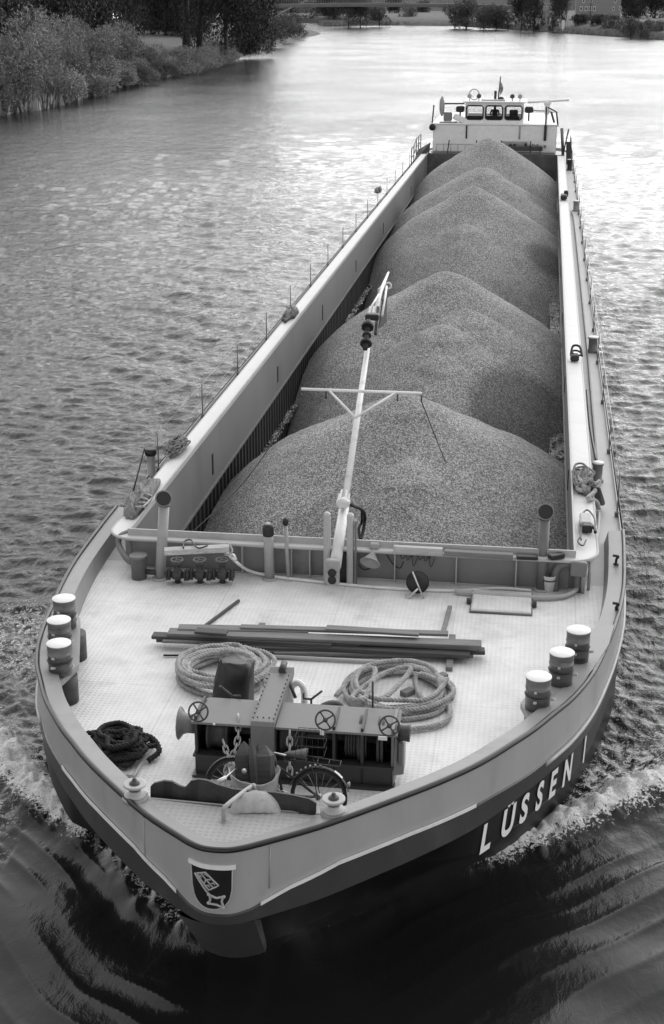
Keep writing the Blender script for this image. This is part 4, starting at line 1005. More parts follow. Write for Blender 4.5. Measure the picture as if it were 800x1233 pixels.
# deck fittings: hooks on the bulwark
def hook(px, py, z, flip=1):
    c = P(px, py, z); mb = MB(); mb.lathe([(.05, 0), (.05, .02), (0, .02)], c, 12); mb.tube(smooth_path([c, c + Vector((0, 0, .1)), c + Vector((flip * .03, 0, .15)), c + Vector((-flip * .06, -.02, .17))], 4), .022, 8); bb(mb, 'bulwark_hook', M['mach_black'])
hook(742, 738, 2.2); hook(742, 680, 2.2, 1)
for (px, py, z) in ((70, 866, 2.45), (586, 905, 2.5)):
    c = P(px, py, z); mb = MB(); mb.tube([c + Vector((0, 0, -.1)), c + Vector((0, 0, .06))], .022, 8); bb(mb, 'bulwark_pin', M['mach_black'])
mb = MB(); c = P(256, 1017, FPZ); mb.lathe([(.022, 0), (.022, .008), (0, .008)], c, 10); bb(mb, 'drain_plug', M['mach_black'])
mb = MB(); c = P(160, 929, HZ + .05); mb.tube([P(133, 931, HZ + .04), P(162, 935, HZ + .04), P(170, 918, HZ + .04)], .022, 8); mb.box(P(158, 934, HZ + .05), (.05, .06, .06)); bb(mb, 'deck_pipe', M['coam_edge'])
# side bitts along the decks
def bitt(px, py, r, hgt, mt_, cap, name='mooring_post', z=HZ, xfix=None):
    c = P(px, py, z); 
    if xfix is not None: c.x = xfix
    mb = MB(); mb.lathe([(r * 1.3, 0), (r * 1.3, .04), (r, .05), (r, hgt - .06), (r * 1.2, hgt - .03), (r * 1.2, hgt)], c, 18); b0 = bb(mb, name, mt_)
    mb = MB(); mb.lathe([(r * 1.22, hgt), (r * 1.22, hgt + .015), (0, hgt + .02)], c, 18); bb(mb, 'post_cap', cap, b0); return c
c = bitt(183, 576, .085, .62, M['pipe'], M['mach_black']); 
mb = MB(); mb.lathe([(.11, .5), (.125, .55), (.12, .63), (.1, .64)], c, 16); bb(mb, 'post_bell', M['mach_black'])
mb = MB(); a = PY(174, 540, c.y); b_ = PY(157, 606, c.y - 1.2); mb.tube([a, b_], .016, 6); mb.lathe([(.02, -.05), (.06, -.03), (.06, .03), (.02, .05)], PY(159, 598, c.y - 1.1), 8); bb(mb, 'fender_line', M['mach_black'])
bitt(719, 580, .10, .40, M['pipe_dk'], M['white'])
bitt(714, 424, .13, .42, M['pipe_dk'], M['white']); bitt(694, 254, .14, .45, M['pipe'], M['white']); bitt(686, 205, .14, .6, M['mach_dark'], M['white'])
# hydraulic lines along the right coaming
mb = MB(); mb.tube(smooth_path([P(*p, HZ + .07) for p in ((719, 560), (713, 490), (708, 430), (702, 370), (697, 320), (691, 265), (688, 255))], 5), .028, 7); mb.tube(smooth_path([P(*p, HZ + .25) for p in ((719, 558), (711, 515), (707, 470))], 5), .03, 7); bb(mb, 'hydraulic_line', M['mach_dark'])
# railings
def railing(sgn, ys_, z1, name, wr=.009):
    mb = MB(); x = sgn * 4.66
    mb.tube([(x, y, z1) for y in ys_], wr, 6); mb.tube([(x, y, (z1 + HZ) / 2) for y in ys_], wr * .8, 6)
    r = bb(mb, name, M['pipe'])
    for y in ys_:
        mb = MB(); mb.tube([(x, y, HZ), (x, y, z1 + .02)], .014, 8); mb.box((x, y, HZ + .05), (.09, .09, .1), bev=.01); bb(mb, 'railing_post', M['pipe_dk'], r)
railing(1, [26.5 + 4.1 * i for i in range(16)], 2.75, 'wire_railing')
railing(-1, [28.0 + 4.1 * i for i in range(15)], 2.72, 'wire_railing', .004)

# ---------------------------------------------------------------- after body
HY = 88.4
mb = MB()
mb.box((0.05, HY + 4.4, 3.0), (7.25, 8.8, 2.3), bev=.06); house = bb(mb, 'accommodation_block', M['white'])
mb = MB(); mb.box((0.05, HY + 4.4, 4.17), (7.4, 8.95, .06), bev=.02); bb(mb, 'block_roof', M['white'], house)
for px in (562, 626): c = PY(px, 156, HY - .03); mb = MB(); mb.tube([(c.x, HY - .03, 4.1), (c.x, HY - .03, 3.35)], .05, 8); bb(mb, 'downpipe', M['pipe'] if px > 600 else M['mach_dark'], house)
c = PY(657, 155, HY - .06); mb = MB(); mb.box((c.x, HY - .06, 3.72), (.16, .1, .9), bev=.02); mb.tube([(c.x, HY - .04, 4.1), (c.x, HY - .04, 5.2)], .045, 8); bb(mb, 'exhaust_stack', M['mach_black'], house)
c = PY(521, 153, HY - .1); mb = MB(); mb.lathe([(.12, 0), (.2, .12), (.17, .2), (0, .22)], c, 14, axis=(0, -1, 0)); mb.tube([c + Vector((-.05, .1, 0)), c + Vector((0.05, .1, 1.25))], .04, 8); bb(mb, 'side_light', M['mach_black'], house)
mb = MB(); mb.box((0.0, HY - .35, 2.60), (7.2, .5, .06)); bb(mb, 'catwalk', M['pipe_dk'])
mb = MB()
for k in range(9): xx = -3.3 + k * .42; mb.tube([(xx, HY - .5, 2.6), (xx, HY - .5, 3.05)], .02, 6)
mb.tube([(-3.3, HY - .5, 3.05), (0.1, HY - .5, 3.05)], .02, 6); bb(mb, 'catwalk_rail', M['pipe'])
for px in (539, 574, 604, 639, 651): c = PY(px, 175, HY - .55); mb = MB(); mb.bar((c.x, HY - .55, 2.5), (c.x + (.1 if px < 560 else 0), HY - .55, 3.3 if px not in (651,) else 2.95), .08, .06); bb(mb, 'stanchion', M['mach_black'])
mb = MB(); mb.box((1.7, HY - .4, 2.86), (2.4, .22, .26), bev=.03); bb(mb, 'gangway_bundle', M['mach_dark'])
mb = MB(); mb.box((1.2, HY - .12, 3.08), (1.6, .1, .3), bev=.03); bb(mb, 'pale_locker', M['pipe'])
for k in range(12):
    mb = MB(); xx = .6 + .22 * k; mb.box((xx, HY - .45 + .05 * random.random(), 2.95 + .12 * random.random()), (.12 + .12 * random.random(), .1, .1 + .12 * random.random()), Matrix.Rotation(random.random(), 3, 'Y'), bev=.02)
    bb(mb, 'stowed_fitting', M[random.choice(['mach_black', 'mach', 'pipe_dk'])])
# wheelhouse
wx0, wx1 = -1.72, 1.68; wy0 = HY + .35; z0, z1 = 4.2, 5.38
mb = MB(); th = .08
zs0, zs1 = 4.42, 5.20
mb.box(((wx0 + wx1) / 2, wy0, (z0 + zs0) / 2), (wx1 - wx0, th, zs0 - z0)); mb.box(((wx0 + wx1) / 2, wy0, (zs1 + z1) / 2), (wx1 - wx0, th, z1 - zs1))
ww = (wx1 - wx0) / 3
for i in range(4): 
    xx = wx0 + ww * i; mb.box((min(max(xx, wx0 + .06), wx1 - .06), wy0, (zs0 + zs1) / 2), (.12, th - .004, zs1 - zs0 + .002))
for xx in (wx0 + .03, wx1 - .03):
    mb.box((xx, wy0 + 1.2, 4.4), (.06, 2.3, .4)); mb.box((xx, wy0 + 1.2, 5.3), (.06, 2.3, .16))
    for q in (0.5, 1.7, 2.33): mb.box((xx, wy0 + q, 4.85), (.058, .1, .7))
mb.box((0, wy0 + 2.4, 4.4), (wx1 - wx0, .06, .4)); mb.box((0, wy0 + 2.4, 5.3), (wx1 - wx0, .06, .16))
for q in (-.6, .6): mb.box((q, wy0 + 2.4, 4.85), (.12, .058, .7))
wh = bb(mb, 'wheelhouse', M['white'])
for i in range(3):
    cxw = wx0 + ww * (i + .5); mb = MB(); a, c_ = ww / 2 - .075, (zs1 - zs0) / 2
    loop = [(cxw + sx * (a - (r_ if j else 0)), wy0 - .05, (zs0 + zs1) / 2 + sz * (c_ - (0 if j else r_))) for (sx, sz, order) in ((1, 1, (0, 1)), (-1, 1, (1, 0)), (-1, -1, (0, 1)), (1, -1, (1, 0))) for j in order for r_ in (.1,)]
    mb.tube(loop, .045, 6, closed=True); fr = bb(mb, 'window_frame', M['mach_black'], wh)
    mb = MB(); mb.box((cxw, wy0 - .01, (zs0 + zs1) / 2), (ww - .13, .012, zs1 - zs0 - .02)); bb(mb, 'window_pane', M['glass'], wh)
mb = MB(); mb.box((0, wy0 + 1.15, z1 + .04), (wx1 - wx0 + .25, 2.8, .08), bev=.03); bb(mb, 'wheelhouse_roof', M['white'], wh)
mb = MB(); mb.box((-.1, wy0 + .35, 4.45), (3.1, .4, .3), bev=.05); mb.box((1.1, wy0 + 1.2, 4.6), (.5, .5, .6), bev=.05); bb(mb, 'control_console', M['mach_black'], wh)
mb = MB(); mb.box((-.1, wy0 + .35, z1 + .12), (1.4, .12, .07)); bb(mb, 'light_bar', M['pipe'], wh)
for xx in (-1.5, -.95, 1.0, 1.45):
    mb = MB(); mb.tube([(xx, wy0 + .3, z1 + .08), (xx, wy0 + .3, z1 + .28)], .03, 6); mb.lathe([(.05, 0), (.14, .1), (.12, .14), (0, .15)], (xx, wy0 + .34, z1 + .34), 12, axis=(0, -1, .05)); bb(mb, 'roof_lamp', M['pipe'] if abs(xx) > 1.2 else M['mach_dark'], wh)
mb = MB(); mb.torus((-1.25, wy0 + .6, z1 + .42), .3, .03, (0, 1, 0), 20, 6); bb(mb, 'antenna_loop', M['pipe'], wh)
for (xx, s_) in ((-2.05, -1), (2.0, 1)):
    mb = MB(); mb.box((xx, wy0 + .7, 4.95), (.5, .5, .35), bev=.08); mb.tube([(xx, wy0 + .7, 4.3), (xx, wy0 + .7, 4.9)], .05, 6); bb(mb, 'searchlight', M['mach_black'], wh)
mb = MB(); mb.tube([(-1.8, wy0 + .5, 5.28), (-3.05, wy0 + .5, 5.26)], .045, 8); bb(mb, 'bridge_wing_arm', M['mach_dark'], wh)
mb = MB(); mb.lathe([(.05, -.55), (.14, -.3), (.16, 0), (.14, .35), (.04, .6)], (-3.12, HY + .8, 5.1), 14); bb(mb, 'funnel', M['pipe'], house)
mb = MB(); mb.box((-2.75, HY + .7, 4.55), (.5, .5, .5), bev=.05); mb.box((-2.7, HY + .6, 4.22), (1.0, .8, .08)); bb(mb, 'roof_locker', M['mach'], house)
mb = MB(); mb.box((-2.0, HY + .9, 4.4), (.9, .9, .3), Matrix.Rotation(.4, 3, 'Y'), bev=.05); bb(mb, 'canvas_cover', M['white'], house)
mb = MB(); mb.tube([(1.8, wy0 + .6, 4.92), (3.3, wy0 + .6, 4.88)], .04, 8); bb(mb, 'bridge_wing_arm', M['pipe'], wh)
mb = MB(); mb.bar((1.9, wy0 + .9, 5.35), (4.3, wy0 + .2, 5.55), .16, .12, bev=.03); rd = bb(mb, 'radar_scanner', M['white'])
mb = MB(); mb.lathe([(.14, 0), (.14, .5), (.2, .55), (.2, .7), (.05, .78)], (3.05, wy0 + .55, 4.7), 14); mb.tube([(3.05, wy0 + .55, 4.1), (3.05, wy0 + .55, 4.8)], .06, 8); bb(mb, 'radar_mast', M['white'], rd)
mb = MB(); mb.bar((3.3, HY + .2, 4.9), (3.5, HY + .1, 4.3), .09, .1); mb.bar((3.1, HY + .2, 5.15), (3.6, HY + .2, 4.9), .06, .07); mb.bar((3.6, HY, 4.9), (3.72, HY, 4.1), .09, .1); bb(mb, 'davit', M['mach_black'])
# flag and its staff
mb = MB(); mb.tube([(0.12, wy0 + 2, z1), (0.22, wy0 + 2, 6.75)], .035, 8); mb.lathe([(.2, 0), (.1, .12), (0, .13)], (0.3, wy0 + 2, z1 + .08), 12); mb.box((-.05, wy0 + 2, z1 + .3), (.15, .15, .5), bev=.02); st = bb(mb, 'flagstaff', M['mach_black'], wh)
mb = MB(); A = [(.2 + .02 * math.sin(i), wy0 + 2 - .02, 6.5 - i * .1) for i in range(9)]; B = [(.2 + .2 * math.sin(i * .35 + .2), wy0 + 2 + .06 * math.sin(i * 1.3), 6.45 - i * .1) for i in range(9)]; mb.strip(A, B); mb.strip([(x, y + .02, z) for x, y, z in B], [(x, y + .02, z) for x, y, z in A]); bb(mb, 'limp_flag', M['cloth'], wh)
# stern side struts and railings
for sgn in (-1, 1):
    mb = MB()
    if sgn > 0:
        mb.bar((3.95, HY + .1, 4.0), (4.15, HY, 1.95), .3, .05); mb.bar((4.35, HY + .1, 3.95), (4.0, HY, 1.95), .12, .05)
    mb.tube([(sgn * 4.55, HY - 3 + k * 1.6, 3.0 + .3 * (k > 1)) for k in range(5)], .03, 6)
    mb.tube([(sgn * 4.55, HY - 3 + k * 1.6, 2.5 + .3 * (k > 1)) for k in range(5)], .025, 6)
    for k in range(5): mb.tube([(sgn * 4.55, HY - 3 + k * 1.6, 1.9), (sgn * 4.55, HY - 3 + k * 1.6, 3.0 + .3 * (k > 1))], .03, 6)
    bb(mb, 'stern_railing', M['mach_dark'])
mb = MB(); mb.add([(4.25, HY + .4, 3.2), (4.5, HY + .4, 3.2), (4.65, HY - .3, 1.95), (4.3, HY - .2, 1.95)], [(0, 1, 2, 3)]); mb.add([(-3.7, HY + .05, 3.1), (-4.5, HY + .4, 2.6), (-4.65, HY - .3, 1.95), (-3.8, HY - .2, 1.95)], [(0, 1, 2, 3)]); bb(mb, 'side_shield_plate', M['mach_dark'])

# ================================================================== CARGO: gravel heaps
# each heap: list of dumped cones (x, y, peak z), slope, stretch along the hull, y range
HEAPS = [
    ([(.2, 30.8, 3.0), (.5, 28.6, 2.12)], .50, 1.0, (22.9, 39.5), 'heap of fine gravel nearest the bow, behind the folding mast foot'),
    ([(.2, 44.0, 3.38), (.4, 41.0, 2.38), (.42, 39.7, 1.82), (.9, 42.2, 2.62)], .585, 1.0, (29.5, 54.5), 'second gravel heap from the bow with a ridged crest behind the mast head'),
    ([(.1, 63.0, 3.62), (-.1, 60.3, 2.45)], .60, 1.0, (46, 69.5), 'middle gravel heap, wide and smooth, third from the bow'),
    ([(.1, 69.7, 3.72)], .56, 1.0, (61, 77), 'low gravel heap whose thin crest shows just behind the middle heap'),
    ([(.05, 80.6, 4.1), (.0, 77.9, 2.8)], .62, 1.0, (68, 87.55), 'farthest gravel heap in front of the white accommodation block'),
]
def heap_z(x, y, cones, sl, st):
    best = None
    for (cx, cy, z) in cones:
        dy = y - cy
        r = math.sqrt((x - cx) ** 2 + (dy * st) ** 2)
        v = z - sl * (math.sqrt(r * r + .06) - .245)
        best = v if best is None else max(best, v) + (.0)
    return best
for hi_, (cones, sl, st, (ya, yb2), lab) in enumerate(HEAPS):
    nx = 90; step = .09 if ya < 40 else .16
    ny = int((yb2 - ya) / step)
    mb = MB(); vs = []
    for j in range(ny + 1):
        y = ya + (yb2 - ya) * j / ny
        for i in range(nx + 1):
            x = -3.93 + 7.86 * i / nx
            z = heap_z(x, y, cones, sl, st)
            ax_ = min(1, max(0, (abs(x) - 2.3) / 1.6)); z -= .5 * ax_ * ax_ * (1 if x < 0 else .4)
            z += .06 * noise.noise(Vector((x * .55, y * .45, hi_ * 9))) + .035 * noise.noise(Vector((x * 2.1, y * 2.1, hi_))) + .012 * noise.noise(Vector((x * 9, y * 9, 3.)))
            for (cx, cy, pz) in cones:     # avalanche arcs below each dump
                r = math.hypot(x - cx, (y - cy) * st)
                z += .055 * math.exp(-((r - .8) / .14) ** 2) * (1 if y < cy else .3)
            vs.append((x, y, max(z, -2.2)))
    fs = []
    for j in range(ny):
        for i in range(nx):
            a = j * (nx + 1) + i; q = (a, a + 1, a + nx + 2, a + nx + 1)
            if min(vs[k][2] for k in q) > -2.19: fs.append(q)
    cx, cy, _ = cones[0]
    vs = [(x - cx, y - cy, z) for x, y, z in vs]
    mb.add(vs, fs, True); o = mb.build('gravel_heap', M['gravel']); o.location = (cx, cy, 0)
    tag(o, lab, 'gravel heap', 'gravel heaps in the hold')

# ================================================================== LOOSE THINGS ON DECK
def single(mb, name, material, label, cat, group=None, origin=None):
    c = Vector(origin) if origin is not None else Vector((sum(v[0] for v in mb.v) / len(mb.v), sum(v[1] for v in mb.v) / len(mb.v), min(v[2] for v in mb.v)))
    mb.v = [(x - c.x, y - c.y, z - c.z) for x, y, z in mb.v]
    o = mb.build(name, material); o.location = c
    return tag(o, label, cat, group)
def child(mb, name, material, par, label=None):
    off = Vector((0, 0, 0)); o = par
    while o is not None: off += o.location; o = o.parent
    mb.v = [(x - off.x, y - off.y, z - off.z) for x, y, z in mb.v]
    return mb.build(name, material, par, label)
# ropes
rnd = random.Random(11)
def coil(c, rx, ry, loops, r, z0, wob=.12, tilt=0.0, seed=0, hmax=.25, shrink=.35):
    rn = random.Random(seed); pts = []
    N = 11
    for l in range(loops):
        f = 1 - shrink * rn.random(); ox, oy = rn.uniform(-.1, .1) * rx, rn.uniform(-.1, .1) * ry
        zz = z0 + r + min(hmax, l * r * .9) * rn.uniform(.5, 1)
        for k in range(N):
            a = 2 * math.pi * k / N + tilt + l * .13
            w_ = 1 + rn.uniform(-wob, wob)
            pts.append((c.x + ox + rx * f * w_ * math.cos(a), c.y + oy + ry * f * w_ * math.sin(a), zz + rn.uniform(0, .5) * r))
    return smooth_path(pts, 8)
c = P(270, 817, HZ)
mb = MB(); p_ = coil(Vector((c.x, c.y, 0)),   .70, .64, 15, .036, HZ, .07, seed=3, hmax=.2, shrink=.28)
rope_mesh(mb, p_, .037)
mb2pts = smooth_path([(c.x + .1, c.y + .5, HZ + .2), (c.x + .35, c.y + .35, HZ + .24), (c.x + .55, c.y - .1, HZ + .2), (c.x + .7, c.y - .4, HZ + .1)], 8); rope_mesh(mb, mb2pts, .037)
single(mb, 'mooring_rope', M['rope'], 'thick pale rope coil behind the left end of the grey windlass', 'rope', 'mooring rope coils')
c = P(477, 838, HZ)
mb = MB(); p_ = coil(Vector((c.x + .02, c.y + .03, 0)),   .78, .80, 7, .034, HZ, .07, seed=8, hmax=.16, shrink=.22); rope_mesh(mb, p_, .037)
lp = smooth_path([P(*p, z) for p, z in (((405, 838), HZ + .1), ((430, 812), HZ + .15), ((452, 806), HZ + .2), ((440, 840), HZ + .22), ((425, 838), HZ + .2), ((465, 810), HZ + .22), ((495, 805), HZ + .25), ((470, 835), HZ + .2), ((452, 846), HZ + .15), ((480, 855), HZ + .12), ((520, 850), HZ + .15), ((546, 832), HZ + .12), ((510, 812), HZ + .16), ((500, 820), HZ + .1), ((512, 845), HZ + .06), ((540, 850), HZ + .05), ((535, 870), HZ + .05), ((490, 878), HZ + .05), ((478, 868), HZ + .05))], 8)
rope_mesh(mb, lp, .040)
single(mb, 'mooring_rope', M['rope'], 'pale rope in wide open loops behind the right half of the windlass', 'rope', 'mooring rope coils')
c = P(146, 908, HZ)
mb = MB()
for k in range(4): rope_mesh(mb, coil(Vector((c.x - .04, c.y, 0)), .50 - .07 * k, .44 - .05 * k, 6, .036, HZ + .04 * k, .42, seed=20 + k, hmax=.2, shrink=.6), .036, 3, .14)
rope_mesh(mb, smooth_path([(c.x, c.y + .2, HZ + .2), (c.x + .35, c.y + .18, HZ + .18), (c.x + .52, c.y - .02, HZ + .1), (c.x + .42, c.y - .2, HZ + .05)], 8), .04)
single(mb, 'mooring_rope', M['rope_dk'], 'black tangled rope heaped on the white deck at the left bulwark', 'rope', 'mooring rope coils')
# white hose along the coaming foot
hp = [P(272, 664, 2.42), P(284, 676, 2.3), P(300, 687, 2.0), P(330, 694, HZ + .04), P(380, 700, HZ + .03), P(440, 706, HZ + .03), P(500, 710, HZ + .03), P(556, 711, HZ + .03), P(600, 708, HZ + .03), P(640, 711, HZ + .03)]
mb = MB(); mb.tube(smooth_path(hp, 8), .026, 8); hz_ = single(mb, 'deck_hose', M['white'], 'long white hose running from the valves along the foot of the front coaming', 'hose')
mb = MB(); mb.lathe([(.04, 0), (.05, .03), (.05, .1), (.03, .14)], P(284, 676, 2.3), 12, axis=(-.5, .3, .8)); child(mb, 'hose_coupling', M['chrome'], hz_)
mb = MB(); rope_mesh(mb, smooth_path([P(268, 660, 2.5), P(275, 655, 2.56), P(280, 664, 2.5), P(272, 668, 2.45), P(270, 658, 2.55)], 6), .02); child(mb, 'hose_lashing', M['rope'], hz_)
# boards on the coaming ledge
def board(p0, p1, z, wd, th, material, name, label, group, roll=0.0, z1=None, cat='plank', chop=0):
    a = P(*p0, z); b_ = P(*p1, z if z1 is None else z1)
    mb = MB(); mb.bar(a, b_, wd, th, bev=.006); return single(mb, name, material, label, cat, group)
board((198, 664), (276, 660), 2.56, .17, .09, M['wood_lt'], 'fender_board', 'worn white fender board lying above the row of valves', 'boards on the front coaming ledge', cat='board')
board((474, 661), (533, 664), 2.56, .10, .12, M['wood_lt'], 'fender_board', 'chipped black and white board to the right of the mast on the front coaming', 'boards on the front coaming ledge', cat='board')
board((535, 665), (618, 670), 2.55, .12, .09, M['wood'], 'fender_board', 'longer grey mottled board next to the chipped white board on the coaming', 'boards on the front coaming ledge', cat='board')
mb = MB(); mb.bar(P(622, 670, 2.54), P(648, 671, 2.54), .16, .06, bev=.01); mb.bar(P(662, 671, 2.56), P(678, 668, 2.56), .14, .08, bev=.01)
single(mb, 'tool_bundle', M['mach_black'], 'black tool lying on the coaming on both sides of the right tall pipe', 'tool')
mb = MB(); pp = smooth_path([P(*p, 2.64) for p in ((221, 660), (222, 652), (230, 650), (234, 656), (240, 660), (250, 657))], 6); mb.tube(pp, .014, 6); single(mb, 'hand_grip', M['mach_black'], 'small black curved handle on the worn white board', 'handle')
# planks pile
PG = 'planks in the deck pile'
PL = [  # p0, p1, z, width, thick, mat, label
    ((190, 768), (566, 788), HZ + .12, .20, .06, 'wood_dk', 'dark lower plank in the middle of the deck pile, reaching far left'),
    ((184, 765), (400, 775), HZ + .17, .18, .05, 'wood_dk', 'dark plank whose end sticks out farthest left from the pile'),
    ((203, 761), (580, 776), HZ + .22, .22, .05, 'wood', 'long broad grey plank on top along the back of the pile'),
    ((215, 756), (372, 759), HZ + .24, .20, .045, 'wood', 'short wide grey board at the back left of the pile'),
    ((290, 755), (540, 763), HZ + .27, .13, .045, 'wood', 'narrow grey board crossing the middle of the pile top'),
    ((393, 756), (505, 763), HZ + .31, .16, .04, 'wood', 'short rough board lying topmost right of the mast foot'),
    ((236, 759), (274, 762), HZ + .31, .18, .04, 'wood_dk', 'short dark scorched board lying topmost at the left end'),
    ((196, 772), (434, 777), HZ + .14, .07, .04, 'wood', 'slim pale batten along the front left of the pile'),
    ((300, 779), (584, 784), HZ + .10, .16, .06, 'wood_dk', 'dark plank ending farthest right in the pile'),
    ((330, 786), (570, 789), HZ + .06, .10, .05, 'wood', 'thin pale plank low at the front right of the pile'),
    ((250, 783), (560, 785), HZ + .06, .20, .06, 'wood_dk', 'broad dark plank lowest at the front of the pile'),
    ((390, 771), (575, 780), HZ + .18, .12, .05, 'wood', 'grey plank edge on the right half below the top boards'),
]
for (p0, p1, z, wd, th, mt_, lab) in PL: board(p0, p1, z, wd, th, M[mt_], 'plank', lab, PG)
board((239, 780), (286, 784), HZ + .10, .26, .10, M['wood'], 'timber_block', 'short thick pale block leaning at the front left of the plank pile', 'timber pieces by the planks', cat='timber')
board((545, 766), (541, 806), HZ + .035, .10, .07, M['wood'], 'timber_block', 'bearer timber under the right end of the plank pile', 'timber pieces by the planks', cat='timber')
board((316, 752), (302, 792), HZ + .035, .10, .07, M['wood'], 'timber_block', 'bearer timber under the left part of the plank pile', 'timber pieces by the planks', cat='timber')
board((542, 731), (533, 764), HZ + .05, .07, .06, M['wood'], 'timber_block', 'upright slanting pale stick behind the right end of the planks', 'timber pieces by the planks', z1=HZ + .2, cat='timber')
board((288, 723), (248, 753), HZ + .03, .045, .045, M['wood_dk'], 'timber_block', 'thin dark bar lying aslant behind the left end of the planks', 'timber pieces by the planks', cat='timber')
board((524, 817), (537, 812), HZ + .03, .12, .06, M['wood'], 'timber_block', 'small block beyond the upper edge of the open rope loops', 'timber pieces by the planks', cat='timber')
board((485, 836), (497, 831), HZ + .04, .12, .08, M['wood'], 'timber_block', 'small block lying inside the open rope loops', 'timber pieces by the planks', cat='timber')
def pole(p0, p1, z, r, mt_, lab, tipmat=None):
    a = P(*p0, z); b_ = P(*p1, z); mb = MB(); mb.tube([a, b_], r, 8); o = single(mb, 'deck_pole', M[mt_], lab, 'pole', 'poles in front of the planks')
    if tipmat: mb = MB(); mb.tube([b_, b_ + (b_ - a).normalized() * .2], r * 1.1, 8); child(mb, 'pole_tip', M[tipmat], o)
pole((322, 790), (484, 798), HZ + .04, .028, 'wood_lt', 'mottled round pole with a white tip in front of the planks', 'white_clean')
pole((197, 789), (318, 790), HZ + .03, .016, 'mach_black', 'thin black rod pointing left in front of the planks')
# black tarp-covered machine behind the windlass
c = Vector((PY(284, 825, 17.4).x, 17.4, HZ)); tarp_h = PY(284, 797, 17.35).z - HZ
mb = MB(); vs = []; fs = []; N = 24; T = 10
for j in range(T + 1):
    t = j / T; zz = tarp_h * (min(1, t * 1.35) if t < .75 else 1 + .04 * (t - .75))
    rr_ = .27 * (1 if t < .3 else 1 - .38 * ((t - .3) / .7) ** 1.6)
    for i in range(N):
        a = 2 * math.pi * i / N; sq = 1 / max(abs(math.cos(a)), abs(math.sin(a))) ** .25
        f = rr_ * sq * (1 + .30 * noise.noise(Vector((math.cos(a) * 1.3, math.sin(a) * 1.3, t * 2.2))) + .10 * abs(math.sin(a * 3.5 + t * 4)) - .05)
        vs.append((c.x + f * math.cos(a), c.y + f * .9 * math.sin(a), HZ + zz * (1 + .06 * noise.noise(Vector((a, t * 4, 2))))))
for j in range(T):
    for i in range(N): k = (i + 1) % N; fs.append((j * N + i, j * N + k, (j + 1) * N + k, (j + 1) * N + i))
fs.append(tuple(T * N + i for i in range(N))); mb.add(vs, fs, True)
tp = single(mb, 'covered_machine', M['tarp'], 'squat machine wrapped in black tarpaulin standing behind the windlass', 'covered machine')
# cable reel at the front coaming
c = P(503, 701, HZ + .22)
mb = MB(); mb.lathe([(.19, -.05), (.19, -.03), (.06, -.03), (.06, .03), (.19, .03), (.19, .05), (0, .05)], c, 24, axis=(0.1, -.9, .35)); rl = single(mb, 'cable_reel', M['mach_black'], 'round black cable reel leaning at the front coaming right of the horn', 'cable reel')
mb = MB(); mb.tube([c + Vector((-.08, -.1, .22)), c + Vector((.12, -.16, -.22))], .015, 6); mb.tube([c + Vector((.02, -.16, -.05)), c + Vector((-.14, -.2, -.22)), c + Vector((-.18, -.16, -.18))], .018, 6); child(mb, 'reel_handle', M['chrome'], rl)
# bucket at the right pipe
c = P(661, 711, HZ); mb = MB(); mb.lathe([(.085, 0), (.11, .27), (.115, .28), (.105, .28), (.085, .05), (0, .05)], c, 20); bk = single(mb, 'paint_bucket', M['white'], 'small white bucket standing at the foot of the right tall pipe', 'bucket')
mb = MB(); mb.torus(c + Vector((0, 0, .20)), .11, .012, n=20, m=6); child(mb, 'bucket_band', M['mach_dark'], bk); mb = MB(); mb.lathe([(.098, .2), (0, .2)], c, 16); child(mb, 'bucket_contents', M['mach_black'], bk)
# crumpled cloths and nets
def crumple(c, rx, ry, h, material, name, label, cat, group=None, rz=0, seed=1, amp=.35, n=26):
    mb = MB(); vs = []; fs = []; T = 10
    for j in range(T + 1):
        t = j / T
        for i in range(n):
            a = 2 * math.pi * i / n; f = math.sin(t * math.pi / 2) ** .7
            q = Vector((math.cos(a) * f * 2.2, math.sin(a) * f * 2.2, seed * 7.1))
            rr_ = 1 + amp * noise.noise(q) + amp * .4 * noise.noise(q * 3)
            z = h * (1 - t * t) * (1 + .8 * noise.noise(q * 1.8)) + .02 * noise.noise(q * 5)
            x, y = rx * f * rr_ * math.cos(a), ry * f * rr_ * math.sin(a)
            vs.append((c.x + x * math.cos(rz) - y * math.sin(rz), c.y + x * math.sin(rz) + y * math.cos(rz), c.z + max(z, .005) * (1 if j < T else 0)))
    for j in range(T):
        for i in range(n): k = (i + 1) % n; fs.append((j * n + i, j * n + k, (j + 1) * n + k, (j + 1) * n + i))
    mb.add(vs, fs, True); return single(mb, name, material, label, cat, group)
c = P(213, 542, 2.53); mb = MB()
for k in range(4): rope_mesh(mb, coil(Vector((c.x, c.y, 0)), .17 - .02 * k, .60 - .09 * k, 6, .02, 2.52 + .05 * k, .35, seed=50 + k, hmax=.12, shrink=.6), .020, 3, .09, 4)
single(mb, 'crumpled_net', M['cloth'], 'tangled grey net and line on the left coaming beside the thin post', 'net')
mb = MB(); mb.tube(smooth_path([P(203, 552, 2.55), P(196, 562, 2.4), P(190, 574, 2.1), P(187, 582, HZ + .03)], 5), .03, 6); single(mb, 'tied_cloth', M['canvas'], 'pale twisted cloth hanging from the net down to the thin post', 'cloth')
b1 = crumple(P(170, 603, 2.53), .19, 1.0, .2, M['cloth'], 'lashed_bundle', 'lashed canvas bundle lying at the front left corner of the coaming', 'bundle', seed=4, amp=.35)
mb = MB()
for (u, v_) in (((161, 611), (176, 611)), ((164, 606), (179, 607)), ((167, 601), (181, 604)), ((170, 596), (184, 598)), ((161, 611), (184, 598))): mb.tube(smooth_path([P(*u, 2.56), P((u[0] + v_[0]) / 2, u[1] - 1, 2.76), P(*v_, 2.56)], 5), .018, 6)
child(mb, 'lashing', M['rope'], b1)
